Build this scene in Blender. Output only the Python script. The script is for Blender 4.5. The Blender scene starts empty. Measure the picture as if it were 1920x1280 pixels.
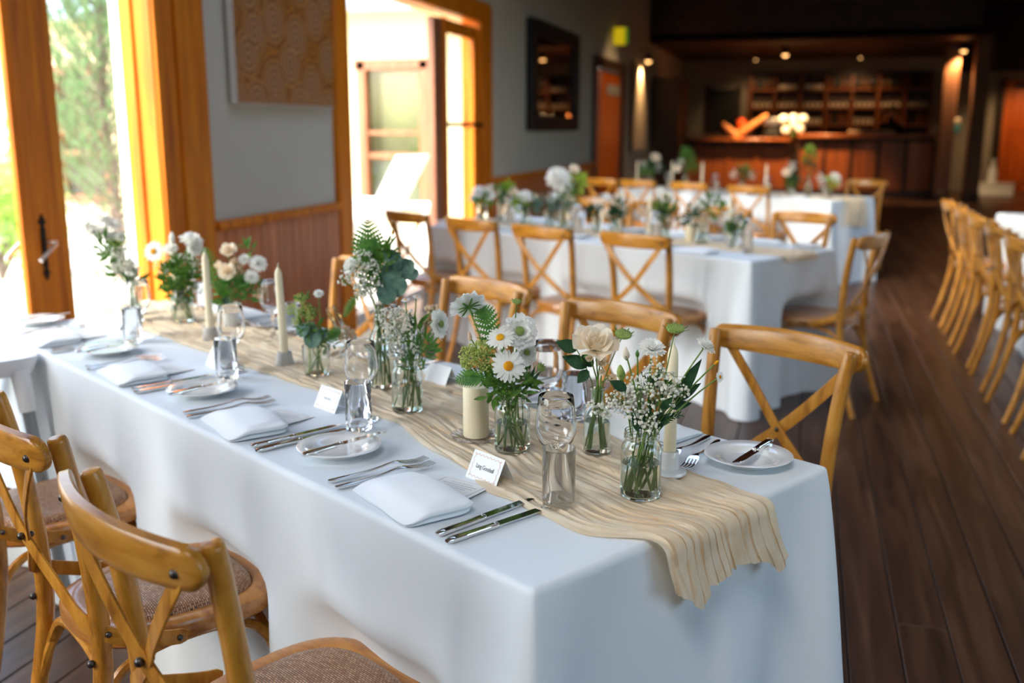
import bpy, bmesh, math, random
from mathutils import Vector, Matrix, Euler, noise

RND = random.Random(11)
PI = math.pi
scene = bpy.context.scene
COL = scene.collection

# ---------------------------------------------------------------- camera
CAM_H = 1.355
FPX = 1867.0
PITCH = math.atan(400 / FPX)
YAW = math.atan(545 / FPX)
cam_d = bpy.data.cameras.new('camera')
cam = bpy.data.objects.new('camera', cam_d)
COL.objects.link(cam)
cam.location = (0, 0, CAM_H)
cam.rotation_euler = (PI / 2 - PITCH, 0, YAW)
cam_d.sensor_width = 36.0
cam_d.lens = FPX / 1920 * 36.0
cam_d.clip_start = 0.05
cam_d.clip_end = 200
cam_d.dof.use_dof = True
cam_d.dof.focus_distance = 1.68
cam_d.dof.aperture_fstop = 2.6
scene.camera = cam

# ---------------------------------------------------------------- world, sun, daylight portals, exposure
world = bpy.data.worlds.new('sky')
scene.world = world
world.use_nodes = True
wn = world.node_tree
wn.nodes.clear()
w_out = wn.nodes.new('ShaderNodeOutputWorld')
w_bg = wn.nodes.new('ShaderNodeBackground')
w_sky = wn.nodes.new('ShaderNodeTexSky')
w_sky.sky_type = 'NISHITA'
w_sky.sun_disc = False
w_sky.sun_elevation = math.radians(48)
w_sky.sun_rotation = math.radians(215)
w_sky.air_density = 1.0
w_sky.dust_density = 3.6
w_sky.ozone_density = 1.0
w_bg.inputs['Strength'].default_value = 0.62
w_tint = wn.nodes.new('ShaderNodeMix')
w_tint.data_type = 'RGBA'
w_tint.blend_type = 'MULTIPLY'
w_tint.inputs['Factor'].default_value = 1.0
w_tint.inputs['B'].default_value = (0.96, 1.0, 0.99, 1)
wn.links.new(w_sky.outputs['Color'], w_tint.inputs['A'])
wn.links.new(w_tint.outputs['Result'], w_bg.inputs['Color'])
wn.links.new(w_bg.outputs['Background'], w_out.inputs['Surface'])


def portal(name, loc, nrm, sx, sy):
    d = bpy.data.lights.new(name, 'AREA')
    d.shape = 'RECTANGLE'
    d.size = sx
    d.size_y = sy
    d.cycles.is_portal = True
    o = bpy.data.objects.new(name, d)
    COL.objects.link(o)
    o.location = loc
    o.rotation_euler = Vector(nrm).to_track_quat('-Z', 'Y').to_euler()
    return o


portal('daylight_portal', (-3.12, 3.4, 1.15), (1, 0, 0), 1.5, 2.3)
portal('daylight_portal', (-3.12, 7.6, 1.15), (1, 0, 0), 2.8, 2.3)
portal('daylight_portal', (-3.12, 1.98, 1.9), (1, 0, 0), 1.0, 3.0)
portal('daylight_portal', (-3.12, -0.75, 1.85), (1, 0, 0), 2.8, 1.3)
portal('daylight_portal', (0.0, -0.9, 4.08), (0, 0, -1), 1.8, 1.6)
portal('daylight_portal', (-0.9, 5.5, 4.08), (0, 0, -1), 2.2, 2.6)
portal('daylight_portal', (5.42, 9.6, 2.3), (-1, 0, 0), 4.4, 2.0)
portal('daylight_portal', (5.42, 0.0, 1.95), (-1, 0, 0), 4.4, 1.9)

vs = scene.view_settings
vs.view_transform = 'Standard'
vs.look = 'None'
vs.use_curve_mapping = False
vs.gamma = 1.0
vs.exposure = 1.34
scene.cycles.use_denoising = True
scene.cycles.max_bounces = 24
scene.cycles.diffuse_bounces = 5
scene.cycles.glossy_bounces = 14
scene.cycles.transmission_bounces = 20
scene.cycles.transparent_max_bounces = 16
scene.cycles.blur_glossy = 0.6
scene.cycles.sample_clamp_indirect = 25.0
scene.cycles.sample_clamp_direct = 0.0


# ---------------------------------------------------------------- materials
def srgb(r, g, b):
    f = lambda c: c / 12.92 if c <= 0.04045 else ((c + 0.055) / 1.055) ** 2.4
    return (f(r / 255), f(g / 255), f(b / 255), 1.0)


class NT:
    def __init__(self, name):
        self.m = bpy.data.materials.new(name)
        self.m.use_nodes = True
        self.t = self.m.node_tree
        self.t.nodes.clear()
        self.out = self.t.nodes.new('ShaderNodeOutputMaterial')

    def n(self, typ, **kw):
        nd = self.t.nodes.new(typ)
        for k, v in kw.items():
            if hasattr(nd, k) and not isinstance(v, dict):
                setattr(nd, k, v)
        return nd

    def l(self, a, b):
        self.t.links.new(a, b)

    def bsdf(self, color=None, rough=0.5, metal=0.0, spec=0.5, trans=0.0, ior=1.45, coat=0.0, sss=0.0, sheen=0.0, emit=None, emit_s=0.0):
        b = self.n('ShaderNodeBsdfPrincipled')
        if color is not None:
            b.inputs['Base Color'].default_value = color
        b.inputs['Roughness'].default_value = rough
        b.inputs['Metallic'].default_value = metal
        b.inputs['Specular IOR Level'].default_value = spec
        b.inputs['Transmission Weight'].default_value = trans
        b.inputs['IOR'].default_value = ior
        b.inputs['Coat Weight'].default_value = coat
        b.inputs['Coat Roughness'].default_value = 0.15
        if sss:
            b.inputs['Subsurface Weight'].default_value = sss
            b.inputs['Subsurface Radius'].default_value = (0.01, 0.008, 0.006)
            b.inputs['Subsurface Scale'].default_value = 0.6
        if sheen:
            b.inputs['Sheen Weight'].default_value = sheen
        if emit is not None:
            b.inputs['Emission Color'].default_value = emit
            b.inputs['Emission Strength'].default_value = emit_s
        self.l(b.outputs[0], self.out.inputs['Surface'])
        return b

    def coords(self, kind='Object', scale=(1, 1, 1)):
        c = self.n('ShaderNodeTexCoord')
        mp = self.n('ShaderNodeMapping')
        mp.inputs['Scale'].default_value = scale
        self.l(c.outputs[kind], mp.inputs['Vector'])
        return mp.outputs[0]

    def ramp(self, fac, stops):
        r = self.n('ShaderNodeValToRGB')
        cr = r.color_ramp
        while len(cr.elements) < len(stops):
            cr.elements.new(0.5)
        for e, (p, c) in zip(cr.elements, stops):
            e.position = p
            e.color = c
        self.l(fac, r.inputs['Fac'])
        return r.outputs['Color']

    def noise(self, vec, scale=5, detail=4, rough=0.5, dist=0.0):
        t = self.n('ShaderNodeTexNoise')
        t.inputs['Scale'].default_value = scale
        t.inputs['Detail'].default_value = detail
        t.inputs['Roughness'].default_value = rough
        t.inputs['Distortion'].default_value = dist
        if vec is not None:
            self.l(vec, t.inputs['Vector'])
        return t.outputs['Fac']

    def bump(self, bs, h, strength=0.2, dist=0.002):
        b = self.n('ShaderNodeBump')
        b.inputs['Strength'].default_value = strength
        b.inputs['Distance'].default_value = dist
        self.l(h, b.inputs['Height'])
        self.l(b.outputs[0], bs.inputs['Normal'])

    def rnd(self):
        return self.n('ShaderNodeObjectInfo').outputs['Random']


def simple(name, color, rough=0.5, vary=0.0, scale=30, bump=0.0, bscale=200, **kw):
    k = NT(name)
    b = k.bsdf(color, rough, **kw)
    if vary:
        f = k.noise(k.coords(), scale, 4)
        lo = tuple(max(0, c * (1 - vary)) for c in color[:3]) + (1,)
        hi = tuple(min(1, c * (1 + vary)) for c in color[:3]) + (1,)
        k.l(k.ramp(f, [(0.3, lo), (0.7, hi)]), b.inputs['Base Color'])
    if bump:
        k.bump(b, k.noise(k.coords(), bscale, 3), bump, 0.001)
    return k.m


def wood(name, dark, mid, light, rough=0.35, stretch=(14, 14, 1.4), coat=0.3, rand=0.0, scale=2.2, bump=0.05, spec=0.5):
    k = NT(name)
    b = k.bsdf(mid, rough, coat=coat, spec=spec)
    v = k.coords('Object', stretch)
    if rand:
        add = k.n('ShaderNodeVectorMath', operation='ADD')
        mul = k.n('ShaderNodeVectorMath', operation='SCALE')
        comb = k.n('ShaderNodeCombineXYZ')
        r = k.rnd()
        for i in range(3):
            k.l(r, comb.inputs[i])
        k.l(comb.outputs[0], mul.inputs[0])
        mul.inputs['Scale'].default_value = 57.0
        k.l(v, add.inputs[0])
        k.l(mul.outputs[0], add.inputs[1])
        v = add.outputs[0]
    f = k.noise(v, scale, 6, 0.6, 0.6)
    col = k.ramp(f, [(0.28, dark), (0.5, mid), (0.74, light)])
    if rand:
        hs = k.n('ShaderNodeHueSaturation')
        mr = k.n('ShaderNodeMapRange')
        mr.inputs['To Min'].default_value = 1 - rand
        mr.inputs['To Max'].default_value = 1 + rand
        k.l(k.rnd(), mr.inputs['Value'])
        k.l(mr.outputs[0], hs.inputs['Value'])
        k.l(col, hs.inputs['Color'])
        col = hs.outputs['Color']
    k.l(col, b.inputs['Base Color'])
    if bump:
        k.bump(b, f, bump, 0.002)
    return k.m


M = {}
M['chair'] = wood('honey_beech', srgb(128, 76, 18), srgb(186, 124, 40), srgb(208, 150, 62), 0.32, (22, 22, 5), 0.15, 0.10, 1.6, 0.04)
M['chair_rail'] = wood('honey_beech_rail', srgb(128, 76, 18), srgb(186, 124, 40), srgb(208, 150, 62), 0.30, (4, 24, 30), 0.2, 0.10, 1.6, 0.04)
M['chair_seat'] = wood('honey_beech_seat', srgb(132, 78, 28), srgb(178, 116, 52), srgb(200, 142, 74), 0.28, (6, 26, 26), 0.5, 0.10, 1.6, 0.04)
M['joinery'] = wood('orange_cedar_joinery', srgb(156, 74, 4), srgb(204, 110, 8), srgb(226, 138, 20), 0.42, (10, 10, 0.7), 0.0, 0.08, 2.0, 0.05, 0.3)
M['wainscot'] = wood('red_cedar_boards', srgb(150, 76, 36), srgb(190, 108, 58), srgb(208, 130, 78), 0.42, (12, 12, 0.6), 0.2, 0.14, 2.0)
M['barwood'] = wood('brown_bar_panelling', srgb(92, 44, 14), srgb(140, 72, 26), srgb(168, 92, 36), 0.4, (8, 8, 0.6), 0.2, 0.12, 1.6)
M['darkwood'] = wood('dark_brown_timber', srgb(34, 18, 9), srgb(52, 28, 14), srgb(70, 40, 20), 0.5, (6, 6, 0.5), 0.0, 0.08, 1.6)
M['post'] = wood('brown_post_timber', srgb(78, 46, 28), srgb(104, 66, 42), srgb(124, 82, 56), 0.5, (8, 8, 0.5), 0.0, 0.08, 1.6)
M['reddoor'] = wood('orange_stained_door', srgb(150, 62, 4), srgb(190, 84, 8), srgb(210, 100, 14), 0.4, (8, 8, 0.5), 0.2, 0.04, 1.4)
M['plank'] = wood('dark_oiled_floorboard', srgb(44, 28, 18), srgb(74, 48, 32), srgb(98, 70, 50), 0.36, (9, 0.6, 9), 0.0, 0.22, 2.4, 0.12, 0.40)
M['subfloor'] = simple('floor_gap_black', srgb(20, 15, 12), 0.9, 0.3)
M['wall'] = simple('grey_wall_paint', srgb(186, 178, 162), 0.7, 0.03, 3, 0.06, 120)
M['plaster'] = simple('pale_plaster', srgb(150, 140, 128), 0.8, 0.03, 3)
M['iron'] = simple('black_wrought_iron', srgb(38, 24, 16), 0.45, 0.2, 60, metal=0.6)
M['steel'] = simple('polished_steel', (0.80, 0.78, 0.75, 1), 0.09, 0.04, 40, metal=1.0)
M['brushed'] = simple('worn_steel_lever', (0.62, 0.60, 0.58, 1), 0.3, 0.1, 80, metal=1.0)
M['bolt'] = simple('dark_bolt_steel', (0.10, 0.09, 0.085, 1), 0.35, 0.3, 200, metal=0.9)
M['ceramic'] = simple('white_glazed_ceramic', (0.84, 0.84, 0.82, 1), 0.08, 0.02, 8, coat=0.6)
M['wax'] = simple('ivory_candle_wax', srgb(247, 232, 198), 0.42, 0.02, 20, sss=0.25)
M['wick'] = simple('candle_wick', srgb(230, 222, 205), 0.8, 0.1, 90)
M['concrete'] = simple('pale_grey_concrete', srgb(188, 184, 178), 0.75, 0.08, 90, 0.15, 300)
M['paper'] = simple('white_card_paper', srgb(240, 240, 238), 0.7, 0.01, 60)
M['ink'] = simple('dark_grey_ink', srgb(62, 62, 66), 0.8, 0.05, 60)
M['softink'] = simple('soft_grey_ink', srgb(150, 152, 158), 0.8, 0.05, 60)
M['peach'] = simple('peach_border_ink', srgb(216, 178, 152), 0.8, 0.05, 60)
M['plastic'] = simple('white_plastic', srgb(232, 234, 236), 0.28, 0.01, 10, sss=0.1)
M['greytube'] = simple('grey_metal_tube', srgb(140, 146, 152), 0.35, 0.05, 30, metal=0.4)
M['black'] = simple('matt_black', srgb(14, 12, 11), 0.6, 0.2, 20)
M['blackcloth'] = simple('black_cotton_cloth', srgb(16, 15, 15), 0.85, 0.2, 40)
M['skin'] = simple('skin', srgb(176, 122, 96), 0.5, 0.05, 20, sss=0.1)
M['hair'] = simple('dark_brown_hair', srgb(34, 22, 15), 0.55, 0.2, 90)
M['gold'] = simple('gold_edge', (0.62, 0.40, 0.13, 1), 0.28, 0.1, 60, metal=1.0)
M['gutter'] = simple('blue_grey_gutter_steel', srgb(160, 172, 178), 0.5, 0.04, 8)
M['cream'] = simple('cream_painted_wall', srgb(232, 214, 170), 0.75, 0.03, 4)
M['sash'] = wood('brown_window_timber', srgb(116, 70, 44), srgb(140, 86, 56), srgb(156, 102, 70), 0.45, (8, 8, 0.7), 0.1, 0.06, 2.0)
M['paving'] = simple('pale_concrete_paving', srgb(206, 200, 190), 0.85, 0.06, 6, 0.1, 60)
M['whitepaint'] = simple('white_outdoor_paint', srgb(236, 234, 230), 0.5, 0.02, 10)
M['bark'] = simple('grey_brown_bark', srgb(120, 104, 92), 0.9, 0.25, 40, 0.4, 60)
M['teal'] = simple('teal_plastic', srgb(90, 170, 170), 0.4, 0.05, 20)
M['terracotta'] = simple('orange_red_glaze', srgb(196, 70, 22), 0.3, 0.1, 20)
M['drift'] = simple('pale_orange_driftwood', srgb(168, 104, 52), 0.6, 0.2, 12, 0.3, 30)
M['bottle_amber'] = simple('amber_bottle_glass', srgb(120, 62, 18), 0.12, 0.2, 10, coat=0.5)
M['bottle_dark'] = simple('dark_green_bottle_glass', srgb(28, 34, 22), 0.12, 0.2, 10, coat=0.5)
M['crockery'] = simple('cream_crockery', srgb(222, 204, 178), 0.25, 0.03, 10)
M['sepia'] = simple('brown_soil_water', srgb(140, 110, 80), 0.3, 0.1, 20)

# soft white linen
k = NT('white_table_linen')
b = k.bsdf((0.775, 0.825, 0.86, 1), 0.85, spec=0.2, sheen=0.1)
v = k.coords('Object', (1, 1, 1))
k.bump(b, k.noise(v, 9, 5, 0.55), 0.10, 0.02)
M['linen'] = k.m

k = NT('white_napkin_cotton')
b = k.bsdf((0.88, 0.91, 0.93, 1), 0.8, spec=0.2, sheen=0.2)
k.bump(b, k.noise(k.coords(), 24, 4, 0.5), 0.12, 0.006)
M['napkin'] = k.m

# gauze runner: cream cotton that lets a little light through
k = NT('cream_cotton_gauze')
b = k.bsdf((0.8, 0.7, 0.56, 1), 0.9, spec=0.1)
v = k.coords('Object', (1, 1, 1))
f = k.noise(k.coords('Object', (2.5, 10, 6)), 5, 5, 0.6, 0.4)
k.l(k.ramp(f, [(0.25, srgb(232, 206, 168)), (0.5, srgb(242, 224, 196)), (0.75, srgb(247, 236, 216))]), b.inputs['Base Color'])
k.bump(b, k.noise(v, 420, 2, 0.7), 0.35, 0.001)
tr = k.n('ShaderNodeBsdfTranslucent')
tr.inputs['Color'].default_value = srgb(238, 214, 178)
mx = k.n('ShaderNodeMixShader')
mx.inputs[0].default_value = 0.30
k.l(b.outputs[0], mx.inputs[1])
k.l(tr.outputs[0], mx.inputs[2])
k.l(mx.outputs[0], k.out.inputs['Surface'])
M['gauze'] = k.m

# woven cane seat
k = NT('woven_cane')
b = k.bsdf((0.3, 0.2, 0.1, 1), 0.34, coat=0.2)
v = k.coords('Object', (1, 1, 1))
br = k.n('ShaderNodeTexBrick')
br.offset = 0.5
br.inputs['Scale'].default_value = 1.0
br.inputs['Brick Width'].default_value = 0.0085
br.inputs['Row Height'].default_value = 0.0042
br.inputs['Mortar Size'].default_value = 0.0008
br.inputs['Mortar Smooth'].default_value = 0.6
br.inputs['Color1'].default_value = srgb(206, 164, 128)
br.inputs['Color2'].default_value = srgb(164, 114, 78)
br.inputs['Mortar'].default_value = srgb(66, 38, 22)
k.l(v, br.inputs['Vector'])
k.l(br.outputs['Color'], b.inputs['Base Color'])
inv = k.n('ShaderNodeMath', operation='SUBTRACT')
inv.inputs[0].default_value = 1.0
k.l(br.outputs['Fac'], inv.inputs[1])
k.bump(b, inv.outputs[0], 0.8, 0.0016)
M['cane'] = k.m


def glass(name, color=(1, 1, 1, 1), rough=0.0, ior=1.46):
    k = NT(name)
    g = k.n('ShaderNodeBsdfGlass')
    g.inputs['Color'].default_value = color
    g.inputs['Roughness'].default_value = rough
    g.inputs['IOR'].default_value = ior
    k.l(g.outputs[0], k.out.inputs['Surface'])
    return k.m


def thin_glass(name, color, refl=1.0):
    k = NT(name)
    t = k.n('ShaderNodeBsdfTransparent')
    t.inputs['Color'].default_value = color
    g = k.n('ShaderNodeBsdfGlossy')
    g.inputs['Roughness'].default_value = 0.02
    lw = k.n('ShaderNodeLayerWeight')
    pw = k.n('ShaderNodeMath', operation='POWER')
    pw.inputs[1].default_value = 5.0
    k.l(lw.outputs['Facing'], pw.inputs[0])
    ml = k.n('ShaderNodeMath', operation='MULTIPLY_ADD')
    ml.inputs[1].default_value = 0.9 * refl
    ml.inputs[2].default_value = 0.04 * refl
    mx = k.n('ShaderNodeMixShader')
    k.l(pw.outputs[0], ml.inputs[0])
    k.l(ml.outputs[0], mx.inputs[0])
    k.l(t.outputs[0], mx.inputs[1])
    k.l(g.outputs[0], mx.inputs[2])
    k.l(mx.outputs[0], k.out.inputs['Surface'])
    return k.m


M['glass'] = glass('clear_glass')
M['jarglass'] = glass('jar_glass', (0.97, 0.985, 0.97, 1))
M['water'] = glass('water', (0.985, 0.99, 0.97, 1), 0.0, 1.33)
M['pane'] = thin_glass('window_pane_glass', (0.97, 0.98, 0.97, 1))
M['acrylic'] = thin_glass('clear_acrylic', (0.93, 0.95, 0.94, 1), 1.4)
M['windowdark'] = simple('window_interior_dim', srgb(88, 96, 58), 0.12, 0.35, 1.6, coat=0.6)  # greenish pane reflection and indoor dimness put into the colour

k = NT('mirror_glass')
b = k.bsdf((0.55, 0.5, 0.46, 1), 0.03, metal=1.0)
M['mirror'] = k.m

# painted arcs on canvas
k = NT('ochre_arc_painting')
b = k.bsdf((0.4, 0.25, 0.1, 1), 0.6)
v = k.coords('Object', (1, 1, 1))
ds = k.n('ShaderNodeTexVoronoi')
ds.voronoi_dimensions = '2D'
ds.inputs['Scale'].default_value = 4.2
ds.inputs['Randomness'].default_value = 0.75
sep = k.n('ShaderNodeSeparateXYZ')
cmb = k.n('ShaderNodeCombineXYZ')
k.l(v, sep.inputs[0])
k.l(sep.outputs['Y'], cmb.inputs['X'])
k.l(sep.outputs['Z'], cmb.inputs['Y'])
k.l(cmb.outputs[0], ds.inputs['Vector'])
mul = k.n('ShaderNodeMath', operation='MULTIPLY')
mul.inputs[1].default_value = 40.0
k.l(ds.outputs['Distance'], mul.inputs[0])
sn = k.n('ShaderNodeMath', operation='SINE')
k.l(mul.outputs[0], sn.inputs[0])
md = k.n('ShaderNodeMapRange')
md.inputs['From Min'].default_value = -1
k.l(sn.outputs[0], md.inputs['Value'])
bands = k.ramp(md.outputs[0], [(0.15, srgb(150, 120, 108)), (0.5, srgb(206, 178, 150)), (0.85, srgb(232, 208, 176))])
och = k.ramp(ds.outputs['Distance'], [(0.10, srgb(200, 160, 120)), (0.42, srgb(204, 160, 104)), (0.62, srgb(196, 136, 10))])
mix = k.n('ShaderNodeMix')
mix.data_type = 'RGBA'
mix.blend_type = 'MULTIPLY'
mix.inputs['Factor'].default_value = 0.9
k.l(och, mix.inputs['A'])
k.l(bands, mix.inputs['B'])
gm = k.n('ShaderNodeGamma')
gm.inputs['Gamma'].default_value = 1.1
k.l(mix.outputs['Result'], gm.inputs['Color'])
k.l(gm.outputs[0], b.inputs['Base Color'])
M['painting'] = k.m


def leafmat(name, dark, light, rough=0.45, trans=0.3):
    k = NT(name)
    b = k.bsdf(dark, rough, spec=0.4)
    f = k.noise(k.coords(), 60, 3)
    col = k.ramp(f, [(0.3, dark), (0.7, light)])
    k.l(col, b.inputs['Base Color'])
    t = k.n('ShaderNodeBsdfTranslucent')
    k.l(col, t.inputs['Color'])
    mx = k.n('ShaderNodeMixShader')
    mx.inputs[0].default_value = trans
    k.l(b.outputs[0], mx.inputs[1])
    k.l(t.outputs[0], mx.inputs[2])
    k.l(mx.outputs[0], k.out.inputs['Surface'])
    return k.m


M['leaf'] = leafmat('fresh_green_leaf', srgb(58, 96, 32), srgb(104, 146, 52))
M['leafdark'] = leafmat('dark_green_leaf', srgb(24, 58, 34), srgb(52, 92, 54))
M['fern'] = leafmat('fern_green', srgb(56, 112, 42), srgb(110, 160, 70))
M['fernlight'] = leafmat('yellow_green_fern', srgb(128, 160, 42), srgb(170, 196, 70))
M['euc'] = leafmat('blue_grey_eucalyptus', srgb(62, 98, 84), srgb(110, 142, 124), 0.55, 0.15)
M['stem'] = leafmat('green_stem', srgb(78, 116, 44), srgb(128, 156, 72), 0.45, 0.1)
M['umbel'] = leafmat('lime_umbel', srgb(184, 198, 96), srgb(222, 230, 148), 0.6, 0.3)
M['gyp'] = leafmat('white_tiny_blossom', srgb(244, 240, 226), srgb(253, 251, 243), 0.6, 0.3)
M['petal'] = leafmat('white_petal', srgb(246, 244, 236), srgb(254, 253, 250), 0.5, 0.3)
M['cream_petal'] = leafmat('cream_rose_petal', srgb(250, 232, 204), srgb(254, 244, 226), 0.5, 0.3)
M['yellow'] = leafmat('yellow_flower_disc', srgb(224, 142, 8), srgb(248, 188, 22), 0.7, 0.1)
M['greendisc'] = leafmat('green_flower_centre', srgb(120, 146, 66), srgb(176, 192, 112), 0.7, 0.1)
M['blush'] = leafmat('peach_blossom', srgb(226, 190, 150), srgb(242, 216, 184), 0.6, 0.2)
M['conifer'] = leafmat('conifer_needles', srgb(84, 116, 70), srgb(130, 158, 104), 0.6, 0.35)
M['lime'] = leafmat('lime_green_shrub', srgb(128, 176, 60), srgb(188, 218, 112), 0.6, 0.4)


def emitter(name, color, strength):
    k = NT(name)
    e = k.n('ShaderNodeEmission')
    e.inputs['Color'].default_value = color
    e.inputs['Strength'].default_value = strength
    k.l(e.outputs[0], k.out.inputs['Surface'])
    return k.m


M['bulb'] = emitter('warm_bulb', (1.0, 0.50, 0.16, 1), 2.2)
M['exit'] = emitter('lit_exit_panel', (0.80, 0.56, 0.01, 1), 0.26)
M['exitgreen'] = emitter('lit_exit_edge', (0.16, 0.5, 0.02, 1), 0.12)


# ---------------------------------------------------------------- mesh tools
def frame_to(n):
    n = Vector(n).normalized()
    return n.to_track_quat('Z', 'Y').to_matrix()


class MB:
    def __init__(self):
        self.v = []
        self.f = []

    def add(self, vs, fs):
        o = len(self.v)
        self.v += [tuple(x) for x in vs]
        self.f += [tuple(i + o for i in f) for f in fs]
        return self

    def box(self, c, s, rot=None, b=0.0):
        hx, hy, hz = s[0] / 2, s[1] / 2, s[2] / 2
        c = Vector(c)
        vs = []
        if b <= 0:
            for x in (-hx, hx):
                for y in (-hy, hy):
                    for z in (-hz, hz):
                        vs.append(Vector((x, y, z)))
            fs = [(0, 1, 3, 2), (4, 6, 7, 5), (0, 4, 5, 1), (2, 3, 7, 6), (0, 2, 6, 4), (1, 5, 7, 3)]
        else:
            b = min(b, hx * .9, hy * .9, hz * .9)
            idx = {}
            for sx in (-1, 1):
                for sy in (-1, 1):
                    for sz in (-1, 1):
                        for a in range(3):
                            p = [sx * hx, sy * hy, sz * hz]
                            for q in range(3):
                                if q != a:
                                    p[q] -= (sx, sy, sz)[q] * b
                            idx[(sx, sy, sz, a)] = len(vs)
                            vs.append(Vector(p))
            fs = []
            for a in range(3):
                u, w = [(1, 2), (2, 0), (0, 1)][a]
                for s0 in (-1, 1):
                    q = []
                    for su, sw in ((-1, -1), (1, -1), (1, 1), (-1, 1)):
                        sg = [0, 0, 0]
                        sg[a] = s0
                        sg[u] = su
                        sg[w] = sw
                        q.append(idx[(sg[0], sg[1], sg[2], a)])
                    fs.append(tuple(q if s0 > 0 else q[::-1]))
            for a in range(3):
                u, w = [(1, 2), (2, 0), (0, 1)][a]
                for su in (-1, 1):
                    for sw in (-1, 1):
                        def I(sa, ax):
                            sg = [0, 0, 0]
                            sg[a] = sa
                            sg[u] = su
                            sg[w] = sw
                            return idx[(sg[0], sg[1], sg[2], ax)]
                        q = [I(-1, u), I(1, u), I(1, w), I(-1, w)]
                        fs.append(tuple(q if su * sw < 0 else q[::-1]))
            for sx in (-1, 1):
                for sy in (-1, 1):
                    for sz in (-1, 1):
                        q = [idx[(sx, sy, sz, a)] for a in range(3)]
                        fs.append(tuple(q if sx * sy * sz > 0 else q[::-1]))
        if rot is not None:
            vs = [rot @ p for p in vs]
        return self.add([p + c for p in vs], fs)

    def tube(self, pts, r, n=8, cap=True):
        pts = [Vector(p) for p in pts]
        m = len(pts)
        rs = r if isinstance(r, (list, tuple)) else [r] * m
        vs = []
        prev = None
        for i in range(m):
            t = (pts[min(i + 1, m - 1)] - pts[max(i - 1, 0)])
            if t.length < 1e-9:
                t = Vector((0, 0, 1))
            t.normalize()
            if prev is None:
                a = Vector((1, 0, 0)) if abs(t.x) < 0.8 else Vector((0, 1, 0))
                prev = (a - t * a.dot(t)).normalized()
            else:
                prev = (prev - t * prev.dot(t)).normalized()
            bi = t.cross(prev)
            for j in range(n):
                an = 2 * PI * j / n
                vs.append(pts[i] + (prev * math.cos(an) + bi * math.sin(an)) * rs[i])
        fs = []
        for i in range(m - 1):
            for j in range(n):
                j2 = (j + 1) % n
                fs.append((i * n + j, i * n + j2, (i + 1) * n + j2, (i + 1) * n + j))
        if cap:
            fs.append(tuple(range(n - 1, -1, -1)))
            fs.append(tuple((m - 1) * n + j for j in range(n)))
        return self.add(vs, fs)

    def sweep(self, pts, nrm, w, th, n=8):
        """flat band: nrm = thickness direction per point (or one), w = widths, th = thicknesses"""
        pts = [Vector(p) for p in pts]
        m = len(pts)
        ws = w if isinstance(w, (list, tuple)) else [w] * m
        ts = th if isinstance(th, (list, tuple)) else [th] * m
        ns = nrm if isinstance(nrm, list) else [nrm] * m
        vs = []
        for i in range(m):
            t = (pts[min(i + 1, m - 1)] - pts[max(i - 1, 0)]).normalized()
            nn = Vector(ns[i])
            nn = (nn - t * nn.dot(t)).normalized()
            sd = t.cross(nn)
            for j in range(n):
                an = 2 * PI * (j + 0.5) / n
                ca, sa = math.cos(an), math.sin(an)
                e = 0.42
                x = math.copysign(abs(ca) ** e, ca) * ws[i] / 2
                y = math.copysign(abs(sa) ** e, sa) * ts[i] / 2
                vs.append(pts[i] + sd * x + nn * y)
        fs = []
        for i in range(m - 1):
            for j in range(n):
                j2 = (j + 1) % n
                fs.append((i * n + j, i * n + j2, (i + 1) * n + j2, (i + 1) * n + j))
        fs.append(tuple(range(n - 1, -1, -1)))
        fs.append(tuple((m - 1) * n + j for j in range(n)))
        return self.add(vs, fs)

    def lathe(self, prof, n=24, c=(0, 0, 0), close=False):
        c = Vector(c)
        vs = []
        rows = []
        for r, z in prof:
            if r < 1e-6:
                rows.append([len(vs)])
                vs.append(c + Vector((0, 0, z)))
            else:
                rows.append(list(range(len(vs), len(vs) + n)))
                for j in range(n):
                    a = 2 * PI * j / n
                    vs.append(c + Vector((r * math.cos(a), r * math.sin(a), z)))
        fs = []
        rr = list(zip(rows[:-1], rows[1:]))
        if close:
            rr.append((rows[-1], rows[0]))
        for a, b2 in rr:
            for j in range(n):
                j2 = (j + 1) % n
                if len(a) == 1 and len(b2) == 1:
                    continue
                if len(a) == 1:
                    fs.append((a[0], b2[j2], b2[j]))
                elif len(b2) == 1:
                    fs.append((a[j], a[j2], b2[0]))
                else:
                    fs.append((a[j], a[j2], b2[j2], b2[j]))
        return self.add(vs, fs)

    def ball(self, c, r, n=8, m=6, sc=(1, 1, 1), rot=None):
        c = Vector(c)
        vs = [Vector((0, 0, -r * sc[2]))]
        for i in range(1, m):
            ph = -PI / 2 + PI * i / m
            for j in range(n):
                a = 2 * PI * j / n
                vs.append(Vector((r * math.cos(ph) * math.cos(a) * sc[0], r * math.cos(ph) * math.sin(a) * sc[1], r * math.sin(ph) * sc[2])))
        vs.append(Vector((0, 0, r * sc[2])))
        fs = []
        for j in range(n):
            fs.append((0, 1 + (j + 1) % n, 1 + j))
        for i in range(m - 2):
            for j in range(n):
                a = 1 + i * n
                fs.append((a + j, a + (j + 1) % n, a + n + (j + 1) % n, a + n + j))
        t = len(vs) - 1
        for j in range(n):
            fs.append((t, 1 + (m - 2) * n + j, 1 + (m - 2) * n + (j + 1) % n))
        if rot is not None:
            vs = [rot @ p for p in vs]
        return self.add([p + c for p in vs], fs)

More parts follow.
